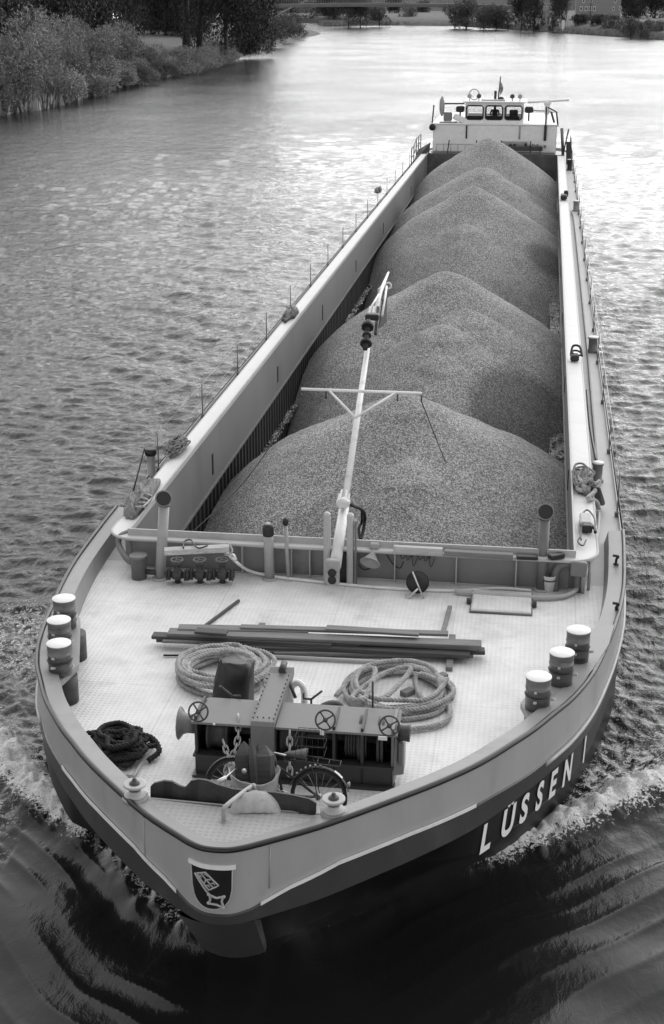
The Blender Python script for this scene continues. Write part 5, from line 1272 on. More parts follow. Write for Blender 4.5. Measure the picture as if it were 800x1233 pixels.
mb = MB(); crs = [(-.05, 0), (.12, .3)]
crumple(P(350, 380, 2.53), .17, .75, .2, M['mach_dark'], 'pump_fitting', 'small dark pump fitting sitting halfway along the left coaming', 'fitting', seed=6, amp=.6)
crumple(P(456, 231, 2.53), .16, .6, .2, M['mach_dark'], 'pump_fitting', 'tiny dark fitting far back on the left coaming', 'fitting', seed=7, amp=.6)
mb = MB(); c = P(692, 434, 2.53); mb.box(c + Vector((0, 0, .08)), (.22, .32, .16), bev=.04); mb.tube(smooth_path([c + Vector((-.1, .1, .1)), c + Vector((-.05, .3, .3)), c + Vector((.12, .25, .3)), c + Vector((.18, 0, .12))], 5), .03, 7); mb.torus(c + Vector((.05, .15, .16)), .12, .025, (.2, -.3, 1), 16, 6)
single(mb, 'hose_reel', M['mach_black'], 'black hose reel with a loop handle halfway along the right coaming', 'hose reel')
mb = MB(); c = P(679, 240, 2.53); mb.box(c + Vector((0, 0, .12)), (.3, .8, .22), bev=.06); mb.box(c + Vector((0.1, .4, .2)), (.2, .3, .3), bev=.05); single(mb, 'hose_reel', M['mach_black'], 'small black fitting far back on the right coaming', 'fitting')
cb = crumple(P(702, 583, 2.53), .17, .62, .2, M['cloth'], 'rag_bundle', 'bundle of mottled rags and rope draped over the right coaming corner', 'rags', seed=9, amp=.6)
mb = MB(); pp = [P(*p, z) for p, z in (((694, 565), 2.6), ((699, 578), 2.7), ((705, 590), 2.62), ((696, 588), 2.6), ((706, 577), 2.68), ((716, 583), 2.6), ((722, 580), 2.5), ((716, 592), 2.55), ((708, 600), 2.6), ((718, 604), 2.4), ((721, 612), 2.15))]
rope_mesh(mb, smooth_path(pp, 6), .045); mb.tube(smooth_path(pp[::-1], 4), .03, 6); child(mb, 'rag_rope', M['rope'], cb)
c = P(701, 580, 2.55); mb = MB(); rope_mesh(mb, coil(Vector((c.x, c.y, 0)), .17, .5, 8, .02, 2.6, .4, seed=61, hmax=.14, shrink=.6), .022, 3, .09, 4); child(mb, 'tangled_line', M['cloth'], cb)
mb = MB(); a = P(716, 588, 2.58); b_ = P(722, 606, 2.0); mb.bar(a, b_, .22, .1, bev=.03); child(mb, 'dark_rag', M['tarp'], cb)
c = P(707, 640, 2.53); mb = MB(); mb.box(c + Vector((0, 0, .07)), (.17, .20, .14), bev=.02); ps = single(mb, 'power_box', M['mach_black'], 'small black power box with hoses on the right front corner of the coaming', 'power box')
mb = MB(); mb.box(P(705, 626, 2.62), (.20, .52, .10), bev=.03); child(mb, 'pale_pack', M['coam_edge'], ps)
mb = MB(); mb.tube(smooth_path([P(*p, 2.60) for p in ((700, 650), (698, 635), (700, 622), (707, 614), (715, 622), (717, 632), (712, 636))], 6), .016, 6); mb.tube(smooth_path([P(*p, 2.58) for p in ((700, 645), (696, 652), (702, 657), (706, 650))], 6), .014, 6); child(mb, 'coiled_lead', M['mach_dark'], ps)
mb = MB(); mb.tube(smooth_path([P(*p, 2.62) for p in ((709, 630), (716, 636), (717, 641))], 4), .03, 6); child(mb, 'thick_lead', M['mach_black'], ps)

# rubber sheet behind the foredeck plate
A = []; B = []; pts = []
tops = [(180, 950), (184, 946), (196, 943), (206, 944), (215, 949), (222, 951), (229, 943), (238, 941), (250, 943), (262, 948), (280, 953), (300, 955), (330, 957), (350, 960), (372, 965), (380, 970)]
yA, yB = yl + .05, yr + .06
mb = MB(); A, B = [], []
for (px, py) in tops:
    t = (px - 180) / 200; yy = yA + (yB - yA) * t + .02 * math.sin(px * .2)
    q = PY(px, py, yy + .03); A.append((q.x, q.y + .05, q.z)); B.append((q.x, yy, 2.3))
mb.strip(A, B); mb.strip([(x, y + .03, z) for x, y, z in A], A); mb.strip([(x, y + .03, z) for x, y, z in B], [(x, y + .03, z) for x, y, z in A])
single(mb, 'rubber_sheet', M['tarp'], 'long black rubber sheet with a wavy edge behind the grey foredeck plate', 'rubber sheet')
# pale canvas hood over the edge
mb = MB(); c = P(312, 981, FPZ); vs = []; fs = []
for j in range(9):
    for i in range(15):
        t = -1 + 2 * i / 14; u = j / 8
        x = c.x + .29 * t - .06; z = FPZ - .02 + .23 * (1 - t * t) ** .6 * math.cos(u * 1.4) ; y = c.y + .16 - .16 * math.sin(u * 1.4) + .05 * t + .01 * math.sin(i * 2.1)
        vs.append((x, y, z))
for j in range(8):
    for i in range(14): a = j * 15 + i; fs.append((a, a + 1, a + 16, a + 15))
mb.add(vs, fs, True); single(mb, 'canvas_hood', M['canvas'], 'small pale canvas hood humped under the bent pipe on the foredeck edge', 'canvas')
# split logs in a canvas bag
c = P(307, 958, HZ); c.y = 14.95; c.x = PY(306, 940, 14.95).x
mb = MB(); vs = []; fs = []; N = 32; zt_ = PY(306, 937, 14.75).z
prof = [(.16, HZ + .02), (.26, HZ + .2), (.28, zt_ - .14), (.31, zt_ - .03), (.295, zt_ - .025), (.27, zt_ - .12), (.24, zt_ - .17), (0, zt_ - .17)]
for (r_, z) in prof:
    for i in range(N):
        a = 2 * math.pi * i / N; k = 1 + .03 * math.sin(a * 5) + (.02 * math.sin(a * 9)); zz = z + (.03 * math.sin(2 * a + .5) if z > HZ + .3 else 0); vs.append((c.x + r_ * k * math.cos(a), c.y + r_ * .9 * k * math.sin(a), zz))
for j in range(len(prof) - 1):
    for i in range(N): k = (i + 1) % N; fs.append((j * N + i, j * N + k, (j + 1) * N + k, (j + 1) * N + i))
mb.add(vs, fs, True); bag = single(mb, 'canvas_bag', M['canvas'], 'open pale canvas bag holding split logs in front of the windlass', 'bag')
mb = MB(); q = PY(301, 947, 14.7); mb.box((q.x, c.y - .245, q.z), (.12, .02, .02), bev=.004); child(mb, 'bag_slot', M['mach_black'], bag)
def log_piece(x, y, z0, h, r, tilt, seed, label):
    rn = random.Random(seed); mb = MB(); k = 5; A = []; B = []
    top = Vector((tilt[0], tilt[1], 1)).normalized() * h
    for i in range(k):
        a = 2 * math.pi * i / k + rn.random() * .6; rr_ = r * rn.uniform(.75, 1.15)
        A.append(Vector((x + rr_ * math.cos(a), y + rr_ * math.sin(a), z0))); B.append(A[-1].lerp(Vector((x, y, z0)), .12 + .62 * (i in (1, 2))) + top * (1 if i in (1, 2) else .72) + Vector((0, 0, rn.uniform(-.06, .06))))
    mb.add(A + B, [(i, (i + 1) % k, k + (i + 1) % k, k + i) for i in range(k)] + [tuple(range(2 * k - 1, k - 1, -1))[::-1], tuple(range(k - 1, -1, -1))])
    single(mb, 'split_log', M['wood_dk'] if seed % 2 else M['wood'], label, 'log', 'split logs in the canvas bag')
zl = zt_ - .16
log_piece(c.x - .11, c.y + .02, zl, .50,   .12, (-.04, .05), 1, 'split log with a square end at the left of the bag')
log_piece(c.x + .02, c.y + .08, zl, .38,  .13, (.06, .08), 5, 'tallest split log, pointed, in the middle of the bag')
log_piece(c.x + .12, c.y + .0, zl, .52,  .14, (.03, .05), 3, 'broad dark split log at the right side of the bag')
log_piece(c.x + .02, c.y - .08, zl, .60, .075, (-.05, .0), 7, 'short narrow split log at the front of the bag')
log_piece(c.x - .03, c.y + .15, zl, .46, .07, (-.1, .1), 9, 'split log behind the square ended one, mostly hidden')

# bicycle
hub = P(384, 959, HZ + .36)
bk = empty('bicycle', 'black bicycle with white grips leaning in front of the windlass', 'bicycle', (hub.x - .53, hub.y, HZ))
LN = math.radians(16)   # leans back against the windlass
def bp(u, h, s=0.0):    # u along the bike from the rear hub towards the front (to the left), h height over deck, s sideways
    hh = h; return Vector((hub.x - u * .985, hub.y + u * .10 + (hh - .36) * math.tan(LN) + s, HZ + .03 + (hh) * math.cos(LN) / 1.0))
axw = Vector((-.08, -math.cos(LN), math.sin(LN))).normalized()
wheel_c = {'rear': bp(0, .34), 'front': bp(1.06, .34)}
for wn, wc in wheel_c.items():
    mb = MB(); mb.torus(wc, .33, .019, axw, 40, 8); t_ = child(mb, 'wheel', M['black'], bk)
    mb = MB(); mb.torus(wc, .308, .012, axw, 40, 6); child(mb, 'rim', M['mach_dark'], t_)
    mb = MB(); q = axw.to_track_quat('Z', 'Y')
    for k in range(18): a = 2 * math.pi * k / 18; mb.tube([wc + q @ Vector((0, 0, .03 if k % 2 else -.03)), wc + q @ Vector((math.cos(a) * .305, math.sin(a) * .305, 0))], .0022, 4)
    child(mb, 'spokes', M['galv'], t_)
    mb = MB(); mb.lathe([(.035, -.045), (.02, -.03), (.02, .03), (.035, .045)], wc, 12, axis=axw); child(mb, 'hub', M['chrome'], t_)
    mb = MB(); pr2 = []
    for k in range(17): a = R(15 + 150 * k / 16) ; pr2.append(wc + q @ Vector((0, 0, 0)) + (Vector((1, 0, 0)) - axw * axw.x).normalized() * math.cos(a) * .365 + (Vector((0, 0, 1)) - axw * axw.z).normalized() * math.sin(a) * .365)
    A = [p + axw * .03 for p in pr2]; B = [p - axw * .03 for p in pr2]; C2 = [p + (p - wc).normalized() * .012 for p in pr2]
    mb.strip(A, C2, smooth=True); mb.strip(C2, B, smooth=True); md = child(mb, 'mudguard', M['mach_dark'], bk)
    mb = MB(); sl_ = slice(3, 6); mb.strip([p + (p - wc).normalized() * .006 for p in A[sl_]], [p + (p - wc).normalized() * .006 for p in C2[sl_]]); mb.strip([p + (p - wc).normalized() * .006 for p in C2[sl_]], [p + (p - wc).normalized() * .006 for p in B[sl_]]); child(mb, 'white_patch', M['white_clean'], md)
    if wn == 'rear':
        mb = MB()
        for k in range(8, 14): mb.box(pr2[k] + (pr2[k] - wc).normalized() * .02, (.022, .035, .01))
        child(mb, 'guard_studs', M['pipe'], md)
mb = MB()
bbk = bp(.44, .30); st_ = bp(.58, .80); ht = bp(.92, .82); hb_ = bp(.97, .62)
for a, b_ in ((bbk, st_), (bbk, hb_), (bp(.50, .45), bp(.94, .74)), (wheel_c['rear'], bbk), (wheel_c['rear'], bp(.55, .66)), (hb_, ht), (hb_, wheel_c['front'])): mb.tube([a, b_], .016, 8)
child(mb, 'frame', M['rail'], bk)
sc_ = PY(357, 912, bp(.3, .95).y + .05)
mb = MB(); vs = []; fs = []
for j in range(9):
    t = j / 8; wd = .125 * (1 - t) ** .8 * (1 if t > .08 else .8) + .028; zc_ = .03 * math.sin(t * 3)
    for i in range(10): a = 2 * math.pi * i / 10; vs.append((sc_.x + .13 - .28 * t, sc_.y + wd * math.cos(a), sc_.z + .05 - .045 * t +   .05 * math.sin(a) * (1 if math.sin(a) > 0 else 1.4)))
for j in range(8):
    for i in range(10): k = (i + 1) % 10; fs.append((j * 10 + i, j * 10 + k, (j + 1) * 10 + k, (j + 1) * 10 + i))
fs += [tuple(range(9, -1, -1)), tuple(range(80, 90))]
mb.add(vs, fs, True); sd_ = child(mb, 'saddle', M['mach_black'], bk); mb = MB(); mb.tube([sc_, st_], .013, 8); child(mb, 'seat_post', M['chrome'], sd_)
mb = MB(); hbc = PY(287, 924, 14.95); g1 = PY(272, 936, 14.6); g0 = PY(262, 941, 14.5); g2 = PY(302, 915, 15.5)
mb.tube(smooth_path([g1, PY(282, 928, 14.8), hbc, PY(294, 915, 15.3), g2], 5), .012, 8); mb.tube([hbc, ht], .014, 8); mb.lathe([(.03, 0), (.035, .03), (0, .04)], PY(295, 928, 14.85), 12, axis=(0, -1, .3)); hd = child(mb, 'handlebar', M['chrome'], bk)
mb = MB(); mb.tube([g0, g1], .022, 10); child(mb, 'grip', M['white_clean'], hd); mb = MB(); mb.tube([g2, g2 + (g2 - hbc).normalized() * .1], .022, 10); child(mb, 'grip', M['white_clean'], hd)
mb = MB()
for s_ in (-.07, .07): mb.tube([bp(-.25, .76, s_), bp(.36, .78, s_)], .007, 6); mb.tube([bp(.1, .77, s_), wheel_c['rear'] + Vector((0, s_, 0))], .006, 6)
for k in range(5): mb.tube([bp(-.25 + .14 * k, .765, -.07), bp(-.25 + .14 * k, .765, .07)], .006, 6)
child(mb, 'luggage_rack', M['mach_black'], bk)
mb = MB(); bq = bp(.12, .98)
for zz in (-.12, .0, .12): mb.add([], []) ; mb.tube([bq + Vector((x, y, zz)) for x, y in ((-.17, -.12), (.17, -.12), (.17, .12), (-.17, .12))], .004, 4, closed=True)
for k in range(12):
    x = -.17 + .34 * (k % 6) / 5; y = -.12 if k < 6 else .12; mb.tube([bq + Vector((x, y, -.12)), bq + Vector((x, y, .12))], .003, 4)
child(mb, 'wire_basket', M['mach_black'], bk)
mb = MB(); mb.torus(bbk + Vector((0, -.05, 0)), .085, .008, axw, 20, 6); mb.tube([bbk + Vector((.0, -.06, 0)), bbk + Vector((.1, -.09, -.12))], .01, 6); mb.tube([bbk + Vector((0, .03, 0)), bbk + Vector((-.1, .08, .14))], .01, 6); child(mb, 'crankset', M['chrome'], bk)
mb = MB(); mb.lathe([(.02, 0), (.035, .03), (0, .04)], wheel_c['rear'] + Vector((.34, 0, .2)), 10, axis=(1, 0, 0)); child(mb, 'rear_light', M['pipe'], bk)

# helmsman in the middle window
mb = MB()
def body(c):
    vs = []; me = bpy.data.meshes.new('person')
    J = {'pelvis': (0, 0, 0), 'chest': (0, .0, .34), 'neck': (0, 0, .52), 'head0': (0, -.01, .60), 'head1': (0, -.02, .74), 'sl': (-.2, 0, .46), 'el': (-.26, -.1, .22), 'hl': (-.16, -.34, .2), 'sr': (.2, 0, .46), 'er': (.26, -.1, .22), 'hr': (.16, -.34, .2), 'kl': (-.11, -.03, -.42), 'fl': (-.11, 0, -.82), 'kr': (.11, -.03, -.42), 'fr': (.11, 0, -.82)}
    E2 = [('pelvis', 'chest'), ('chest', 'neck'), ('neck', 'head0'), ('head0', 'head1'), ('chest', 'sl'), ('sl', 'el'), ('el', 'hl'), ('chest', 'sr'), ('sr', 'er'), ('er', 'hr'), ('pelvis', 'kl'), ('kl', 'fl'), ('pelvis', 'kr'), ('kr', 'fr')]
    rad = {'pelvis': .16, 'chest': .17, 'neck': .06, 'head0': .09, 'head1': .09, 'sl': .08, 'el': .05, 'hl': .035, 'sr': .08, 'er': .05, 'hr': .035, 'kl': .075, 'fl': .05, 'kr': .075, 'fr': .05}
    ks = list(J); me.from_pydata([Vector(J[k]) for k in ks], [(ks.index(a), ks.index(b)) for a, b in E2], []); me.update()
    o = bpy.data.objects.new('person', me); C.objects.link(o)
    mo = o.modifiers.new('skin', 'SKIN'); o.modifiers.new('sub', 'SUBSURF').levels = 1
    if not me.skin_vertices: me.skin_vertices.new()
    for i, k in enumerate(ks): me.skin_vertices[0].data[i].radius = (rad[k], rad[k] * .8)
    me.skin_vertices[0].data[0].use_root = True
    dg = bpy.context.evaluated_depsgraph_get(); dg.update()
    m2 = bpy.data.meshes.new_from_object(o.evaluated_get(dg)); o.modifiers.clear(); o.data = m2; m2.materials.clear(); m2.materials.append(M['shirt']); o.location = c
    return o
pe = body((-.02, wy0 + 1.25, 4.42)); tag(pe, 'dark dressed person at the helm behind the middle wheelhouse window', 'person')
mb = MB(); mb.lathe([(0, -.11), (.075, -.08), (.09, 0), (.085, .07), (.05, .12), (0, .13)], (-.02, wy0 + 1.22, 5.12), 16); mb.box((-.02, wy0 + 1.125, 5.11), (.025, .03, .04), bev=.008); child(mb, 'face', M['skin'], pe)
mb = MB(); mb.lathe([(.098, .0), (.1, .06), (.06, .13), (0, .145)], (-.02, wy0 + 1.24, 5.13), 16); child(mb, 'cap', M['hair'], pe)

# ================================================================== VEGETATION
def foliage(seed, n_clump, per, size, leaf, shape='round', droop=0.0):
    rn = np.random.RandomState(seed); V = []; Fc = []
    # lobes
    lobes = []
    for k in range(9 if shape == 'round' else 12):
        a = rn.uniform(0, 6.28); rr_ = rn.uniform(0, .62); z = rn.uniform(.18, .85) if shape != 'bush' else rn.uniform(.1, .75)
        lobes.append((rr_ * math.cos(a), rr_ * math.sin(a), z, rn.uniform(.22, .42)))
    for c_ in range(n_clump):
        lx, ly, lz, lr = lobes[rn.randint(len(lobes))]
        d = rn.normal(size=3); d /= np.linalg.norm(d); rr_ = lr * rn.uniform(.6, 1.05) ** .6
        ctr = np.array([lx, ly, lz]) + d * rr_ * np.array([1, 1, .75])
        if ctr[2] < .02: ctr[2] = abs(ctr[2]) + .02
        for q in range(per):
            p = ctr + rn.normal(size=3) * .035
            if shape == 'bush':   # long upright or arching leaves
                u = np.array([d[0] * .7 + rn.normal() * .3, d[1] * .7 + rn.normal() * .5, .6 + rn.normal() * .6 - droop]); u /= np.linalg.norm(u); ln, wd = leaf * 1.5, leaf * .75
            else:
                u = rn.normal(size=3); u /= np.linalg.norm(u); ln, wd = leaf, leaf * .8
            v = np.cross(u, rn.normal(size=3)); v /= np.linalg.norm(v)
            s_ = rn.uniform(.6, 1.3); i0_ = len(V)
            V += [p - v * wd * .5 * s_, p + u * ln * .5 * s_ - v * wd * .1, p + u * ln * s_, p + v * wd * .5 * s_ + u * ln * .3 * s_]
            Fc.append((i0_, i0_ + 1, i0_ + 2, i0_ + 3))
    return [tuple(p) for p in V], Fc
def plant_mesh(kind, seed):
    if kind == 'willow': return foliage(seed, 2300, 8, 1, .030, 'bush', .35)
    if kind == 'tree': return foliage(seed, 2200, 7, 1, .036, 'round')
    if kind == 'small': return foliage(seed, 800, 6, 1, .055, 'round')
PROTO = {}
def make_plant(kind, seed, name, crown_mat, cat):
    root = bpy.data.objects.new(name, None); root.empty_display_size = 1
    V, Fc = plant_mesh(kind, seed)
    me = bpy.data.meshes.new('crown'); me.from_pydata(V, [], Fc); me.update(); me.materials.append(M[crown_mat])
    cr_ = bpy.data.objects.new('crown', me); cr_.parent = root
    mb = MB(); rn = random.Random(seed)
    h = .55 if kind != 'willow' else .35
    if kind == 'willow':
        for k in range(5): a = k * 1.26 + rn.random(); mb.tube([(0.03 * math.cos(a), .03 * math.sin(a), -.03), (.16 * math.cos(a), .16 * math.sin(a), .3), (.34 * math.cos(a), .34 * math.sin(a), .62)], [.016, .011, .004], 6)
    else:
        mb.tube([(0, 0, -.03), (.01, .01, .25), (.02, -.01, .5), (.0, .0, .8)], [.035, .026, .018, .006], 8)
        for k in range(7): a = k * .9 + rn.random(); z = .22 + .07 * k; mb.tube([(0.01, 0, z), (.16 * math.cos(a), .16 * math.sin(a), z + .1), (.36 * math.cos(a), .36 * math.sin(a), z + .2)], [.014, .009, .003], 6)
    me2 = bpy.data.meshes.new('trunk'); me2.from_pydata(mb.v, [], mb.f); me2.update(); me2.materials.append(M['bark'])
    tr = bpy.data.objects.new('trunk', me2); tr.parent = root
    return root, cr_, tr, cat
for nm, kind, seeds, mt_, cat in (('willow_bush', 'willow', (1, 2, 3, 4), 'leaf_willow', 'bush'), ('broadleaf_tree', 'tree', (5, 6, 7), 'leaf_dark', 'tree'), ('riverside_tree', 'small', (8, 9, 10), 'leaf_mid', 'tree'), ('shore_bush', 'small', (11, 12), 'leaf_mid', 'bush'), ('dark_tree', 'small', (13, 14), 'leaf_dark', 'tree')):
    PROTO[nm] = [make_plant(kind, s_, nm, mt_, cat) for s_ in seeds]
prn = random.Random(5)
def plant(nm, x, y, z, wdt, hgt, label, group):
    root, cr_, tr, cat = prn.choice(PROTO[nm])
    r = root.copy(); C.objects.link(r); r.location = (x, y, z); r.scale = (wdt, wdt, hgt); r.rotation_euler = (0, 0, prn.uniform(0, 6.28))
    for ch in (cr_, tr): c_ = ch.copy(); C.objects.link(c_); c_.parent = r
    tag(r, label, cat, group); return r
# left bank: near willow bushes, listed from near to far by picture position of the foot
def at_foot(px, py, z=.6): return P(px, py, z)
WB = [(18, 128, 11, 9.5, 'pale willow bush nearest the left picture edge, foot at the water'), (62, 118, 9, 8, 'pale willow bush just right of the one at the left edge'),
      (95, 112, 9, 8.5, 'tall feathery willow bush in the near left clump'), (128, 104, 9, 8, 'feathery willow bush in the middle of the near clump'), (160, 96, 8.5, 7.5, 'willow bush with a domed top right of the middle of the near clump'),
      (184, 90, 6, 5.0, 'low willow bush ending the near clump on the right'), (48, 100, 9, 10, 'willow bush standing behind the water-side bushes on the left'), (110, 92, 9, 9, 'willow bush behind the feathery one in the near clump')]
for (px, py, wd, hh, lab) in WB:
    q = at_foot(px, py); plant('willow_bush', q.x - 2, q.y, .5, wd * .75, hh, lab, 'willow bushes on the left bank')
# reeds between the clump and the trees
mb = MB(); rr2 = random.Random(9)
line = smooth_path([(x, y, 0) for x, y in LEFT], 30)
for _ in range(9000):
    p = rr2.choice(line)
    if not 120 < p.y < 330: continue
    d = rr2.uniform(-.3, 5.5); h = rr2.uniform(.6, 1.5); w_ = rr2.uniform(.12, .3)
    x, y = p.x - d, p.y + rr2.uniform(-3, 3); z = max(0, height_bank(d)) - .05; a = rr2.uniform(0, 3.14); lx, ly = rr2.uniform(-.4, .4), rr2.uniform(-.4, .4)
    mb.add([(x - w_ * math.cos(a), y - w_ * math.sin(a), z), (x + w_ * math.cos(a), y + w_ * math.sin(a), z), (x + lx, y + ly, z + h)], [(0, 1, 2)])
tag(mb.build('bank_reeds', M['leaf_willow']), 'pale tall reeds and weeds along the left water edge', 'reeds', kind='stuff')
LW = [(205, 90), (216, 87), (228, 84), (240, 81), (252, 78), (264, 75), (275, 72), (172, 98), (150, 102), (120, 112)]
for k, (px, py) in enumerate(LW):
    q = P(px, py, .4); plant('willow_bush', q.x - 1.2, q.y, .2, 5.2, 3.2 + (k % 3) * .5, '%s low leafy bush along the left water edge before the big dark tree' % ('first', 'second', 'third', 'fourth', 'fifth', 'sixth', 'seventh', 'eighth', 'ninth', 'tenth')[k], 'low bushes on the left water edge')
# dark broadleaf trees behind, with crowns above the picture
DT = [(-30, 95, 17, 20), (8, 82, 15, 22), (45, 74, 16, 19), (85, 66, 16, 22), (118, 62, 17, 20), (150, 56, 15, 24), (178, 44, 16, 20), (60, 60, 20, 25), (110, 50, 20, 26), (205, 36, 20, 26), (-10, 60, 22, 26)]
NM = ['first', 'second', 'third', 'fourth', 'fifth', 'sixth', 'seventh', 'eighth', 'ninth', 'tenth', 'eleventh']
for k, (px, py, wd, hh) in enumerate(DT):
    q = P(px, py, 3.0); plant('broadleaf_tree', q.x - 6, q.y, 2.6, wd * .8, hh, '%s dark broadleaf tree from the left in the row behind the willows' % NM[k], 'dark trees behind the left bank')
# the big near-shore tree with visible trunks
bt = []
for k, (px, py, wd, hh, lab) in enumerate(((272, 66, 15, 19, 'big dark tree leaning over the water at the end of the near bank'), (300, 60, 11, 14, 'dark tree right of the big leaning one, crown over the water'), (232, 52, 18, 26, 'tall tree with a thick trunk left of the big leaning one'))):
    q = P(px, py, 1.6); plant('broadleaf_tree', q.x, q.y, 1.2, wd * .8, hh, lab, 'dark trees by the water')
for (px, py, r_, lab) in ((224, 56, .62, 'thick bare trunk left of the big dark tree'), (240, 58, .5, 'slimmer trunk leaning right beside the thick one'), (199, 47, .28, 'thin lone trunk on the lawn behind the reeds')):
    q = P(px, py, 2.6); t_ = empty('tall_tree', lab, 'tree', (q.x, q.y, 2.2), group='bare trunks on the left bank')
    mb = MB(); mb.tube([q + Vector((0, 0, -1)), q + Vector((.3, 0, 5)), q + Vector((1.2 if r_ < .6 and r_ > .3 else .2, 0, 11)), q + Vector((2, 0, 18))], [r_ * 1.2, r_, r_ * .85, r_ * .5], 10); child(mb, 'trunk', M['bark'], t_)
    root, cr_, tr, cat = PROTO['broadleaf_tree'][1]; c_ = cr_.copy(); C.objects.link(c_); c_.parent = t_; c_.location = (1.5, 0, 9); c_.scale = (8, 8, 15)
# bushes beyond on the left point
PB = [(318, 52, 5, 5.5), (335, 52, 9, 8), (345, 47, 8, 6), (356, 44, 10, 5), (326, 44, 12, 6), (310, 58, 6, 4), (366, 42, 6, 3.6), (338, 40, 14, 7), (288, 66, 5, 3.5)]
PN = ['low bush right beside the leaning tree on the left point', 'roundest dark bush in the middle of the left point', 'bush behind the roundest one on the left point', 'wide low bush near the tip of the left point', 'bush behind the first low bush of the left point', 'small bush at the foot of the leaning tree', 'last small bush at the tip of the left point', 'wide bush at the back of the left point', 'little bush at the water under the leaning tree']
for (px, py, wd, hh), lab in zip(PB, PN):
    q = P(px, py, .8); plant('shore_bush', q.x - 1.5, q.y, .6, wd * .75, hh, lab, 'bushes on the left point')
# far bank trees
NM2 = NM + ['twelfth', 'thirteenth', 'fourteenth', 'fifteenth', 'sixteenth']
frn = random.Random(3)
def far_plant(px, py, wd, hh, nm, lab, z=1.0): q = P(px, py, z); plant(nm, q.x, q.y, z - .6, wd * .62, hh, lab, 'trees along the far bank')
FT = [(394, 24, 12, 8, 'shore_bush', 'small dark bush at the left end of the far bank under the bridge'), (420, 29.5, 12, 13, 'riverside_tree', 'tall dark shore tree under the bridge, leftmost of the far bank'), (434, 29.5, 13, 14, 'riverside_tree', 'broad dark shore tree beside the leftmost one'), (457, 29, 12, 9, 'shore_bush', 'rounded bush right of the two dark shore trees'),
      (475, 22, 16, 11, 'dark_tree', 'dark tree behind the far meadow, left part'), (493, 26, 10, 8, 'riverside_tree', 'small shore tree in front of the meadow'), (508, 21, 14, 10, 'dark_tree', 'dark tree behind the middle of the far meadow'), (548, 31, 14, 9, 'shore_bush', 'big round bush ending the meadow on the right'), (562, 31, 14, 11, 'riverside_tree', 'round tree beside the big round bush'), (583, 32, 16, 9, 'shore_bush', 'wide pale bush in the middle of the far bank'),
      (598, 32, 14, 9, 'shore_bush', 'pale bush right of the wide pale one'), (612, 32, 10, 8, 'riverside_tree', 'bushy tree left of the bridge pier'), (628, 33, 12, 13, 'dark_tree', 'dark tree close left of the bridge pier'), (643, 34, 12, 14, 'dark_tree', 'dark tree touching the bridge pier'), (668, 35, 7, 14, 'dark_tree', 'narrow dark tree directly right of the pier'), (676, 34, 9, 16, 'dark_tree', 'tall dark tree between the pier and the wall'),
      (700, 34, 12, 5.5, 'dark_tree', 'dark tree below the brick house'), (720, 35, 11, 5.5, 'dark_tree', 'dark tree above the pale wall'), (738, 37, 9, 5, 'riverside_tree', 'bush at the right end of the pale wall'), (760, 41, 9, 6, 'shore_bush', 'pale bush standing out at the right waterside'), (772, 42, 9, 5, 'shore_bush', 'pale bush beside the outstanding one on the right'), (790, 40, 10, 5, 'shore_bush', 'low pale bush at the right picture edge'),
      (765, 30, 18, 14, 'dark_tree', 'large dark tree behind the right waterside bushes'), (788, 30, 20, 16, 'dark_tree', 'large dark tree at the right picture edge'), (762, 22, 16, 15, 'dark_tree', 'dark tree right behind the brick house'), (735, 32, 10, 5, 'dark_tree', 'dark tree right of the house foot')]
for t_ in FT: far_plant(*t_)
for k in range(16):
    px = 385 + 18 * k + frn.uniform(-5, 5); px = px if px < 683 else px + 72; q = P(px, 14.5 if px < 700 else 18, 2); plant('broadleaf_tree', q.x, min(q.y, 1100), 1.5, 24, 22, NM2[k] + ' dark tree from the left in the far background row beyond the bridge', 'background row of dark trees')
for k in range(14):
    q = Vector((-95 - k * 22, 640 + frn.uniform(-12, 20) + k * 4, 1)); plant('broadleaf_tree', q.x, q.y + 50, 1, 18, 20, NM2[k] + ' dark tree from the right beyond the bridge on the far left shore', 'trees on the far left shore')
for k in range(10):
    plant('broadleaf_tree', -75 - k * 6 + frn.uniform(-3, 3), 330 + k * 18, 2.5, 13, 20, NM2[k] + ' dark tree from the front behind the bushes of the left point', 'trees behind the left point')
# wooded rise behind everything
mb = MB(); rows = []
for j, yy in enumerate((900, 940, 1000, 1100)):
    rows.append([(x, yy + 20 * noise.noise(Vector((x * .01, j, 0))), (2, 22, 34, 40)[j] + (7 * noise.noise(Vector((x * .03, j * 3, 1))) + 4 * noise.noise(Vector((x * .11, j * 3, 1))) if j else 0)) for x in range(-700, 701, 10)])
for a, b in zip(rows, rows[1:]): mb.strip(a, b, smooth=True)
tag(mb.build('wooded_hills', M['leaf_dark']), kind='structure')
# meadow strip reeds on the far bank
mb = MB()
for _ in range(5000):
    px = frn.uniform(385, 800); py = frn.uniform(27.5, 29.5) if px < 560 else 33 + (px - 600) * .065; q = P(px, py, .4); h = frn.uniform(.6, 1.8); w_ = frn.uniform(.3, .7)
    q.y += frn.uniform(0, 5); mb.add([(q.x - w_, q.y, .1), (q.x + w_, q.y, .1), (q.x + frn.uniform(-.3, .3), q.y, h + .3)], [(0, 1, 2)])
tag(mb.build('shore_reeds', M['leaf_willow']), 'pale reeds edging the far bank', 'reeds', kind='stuff')

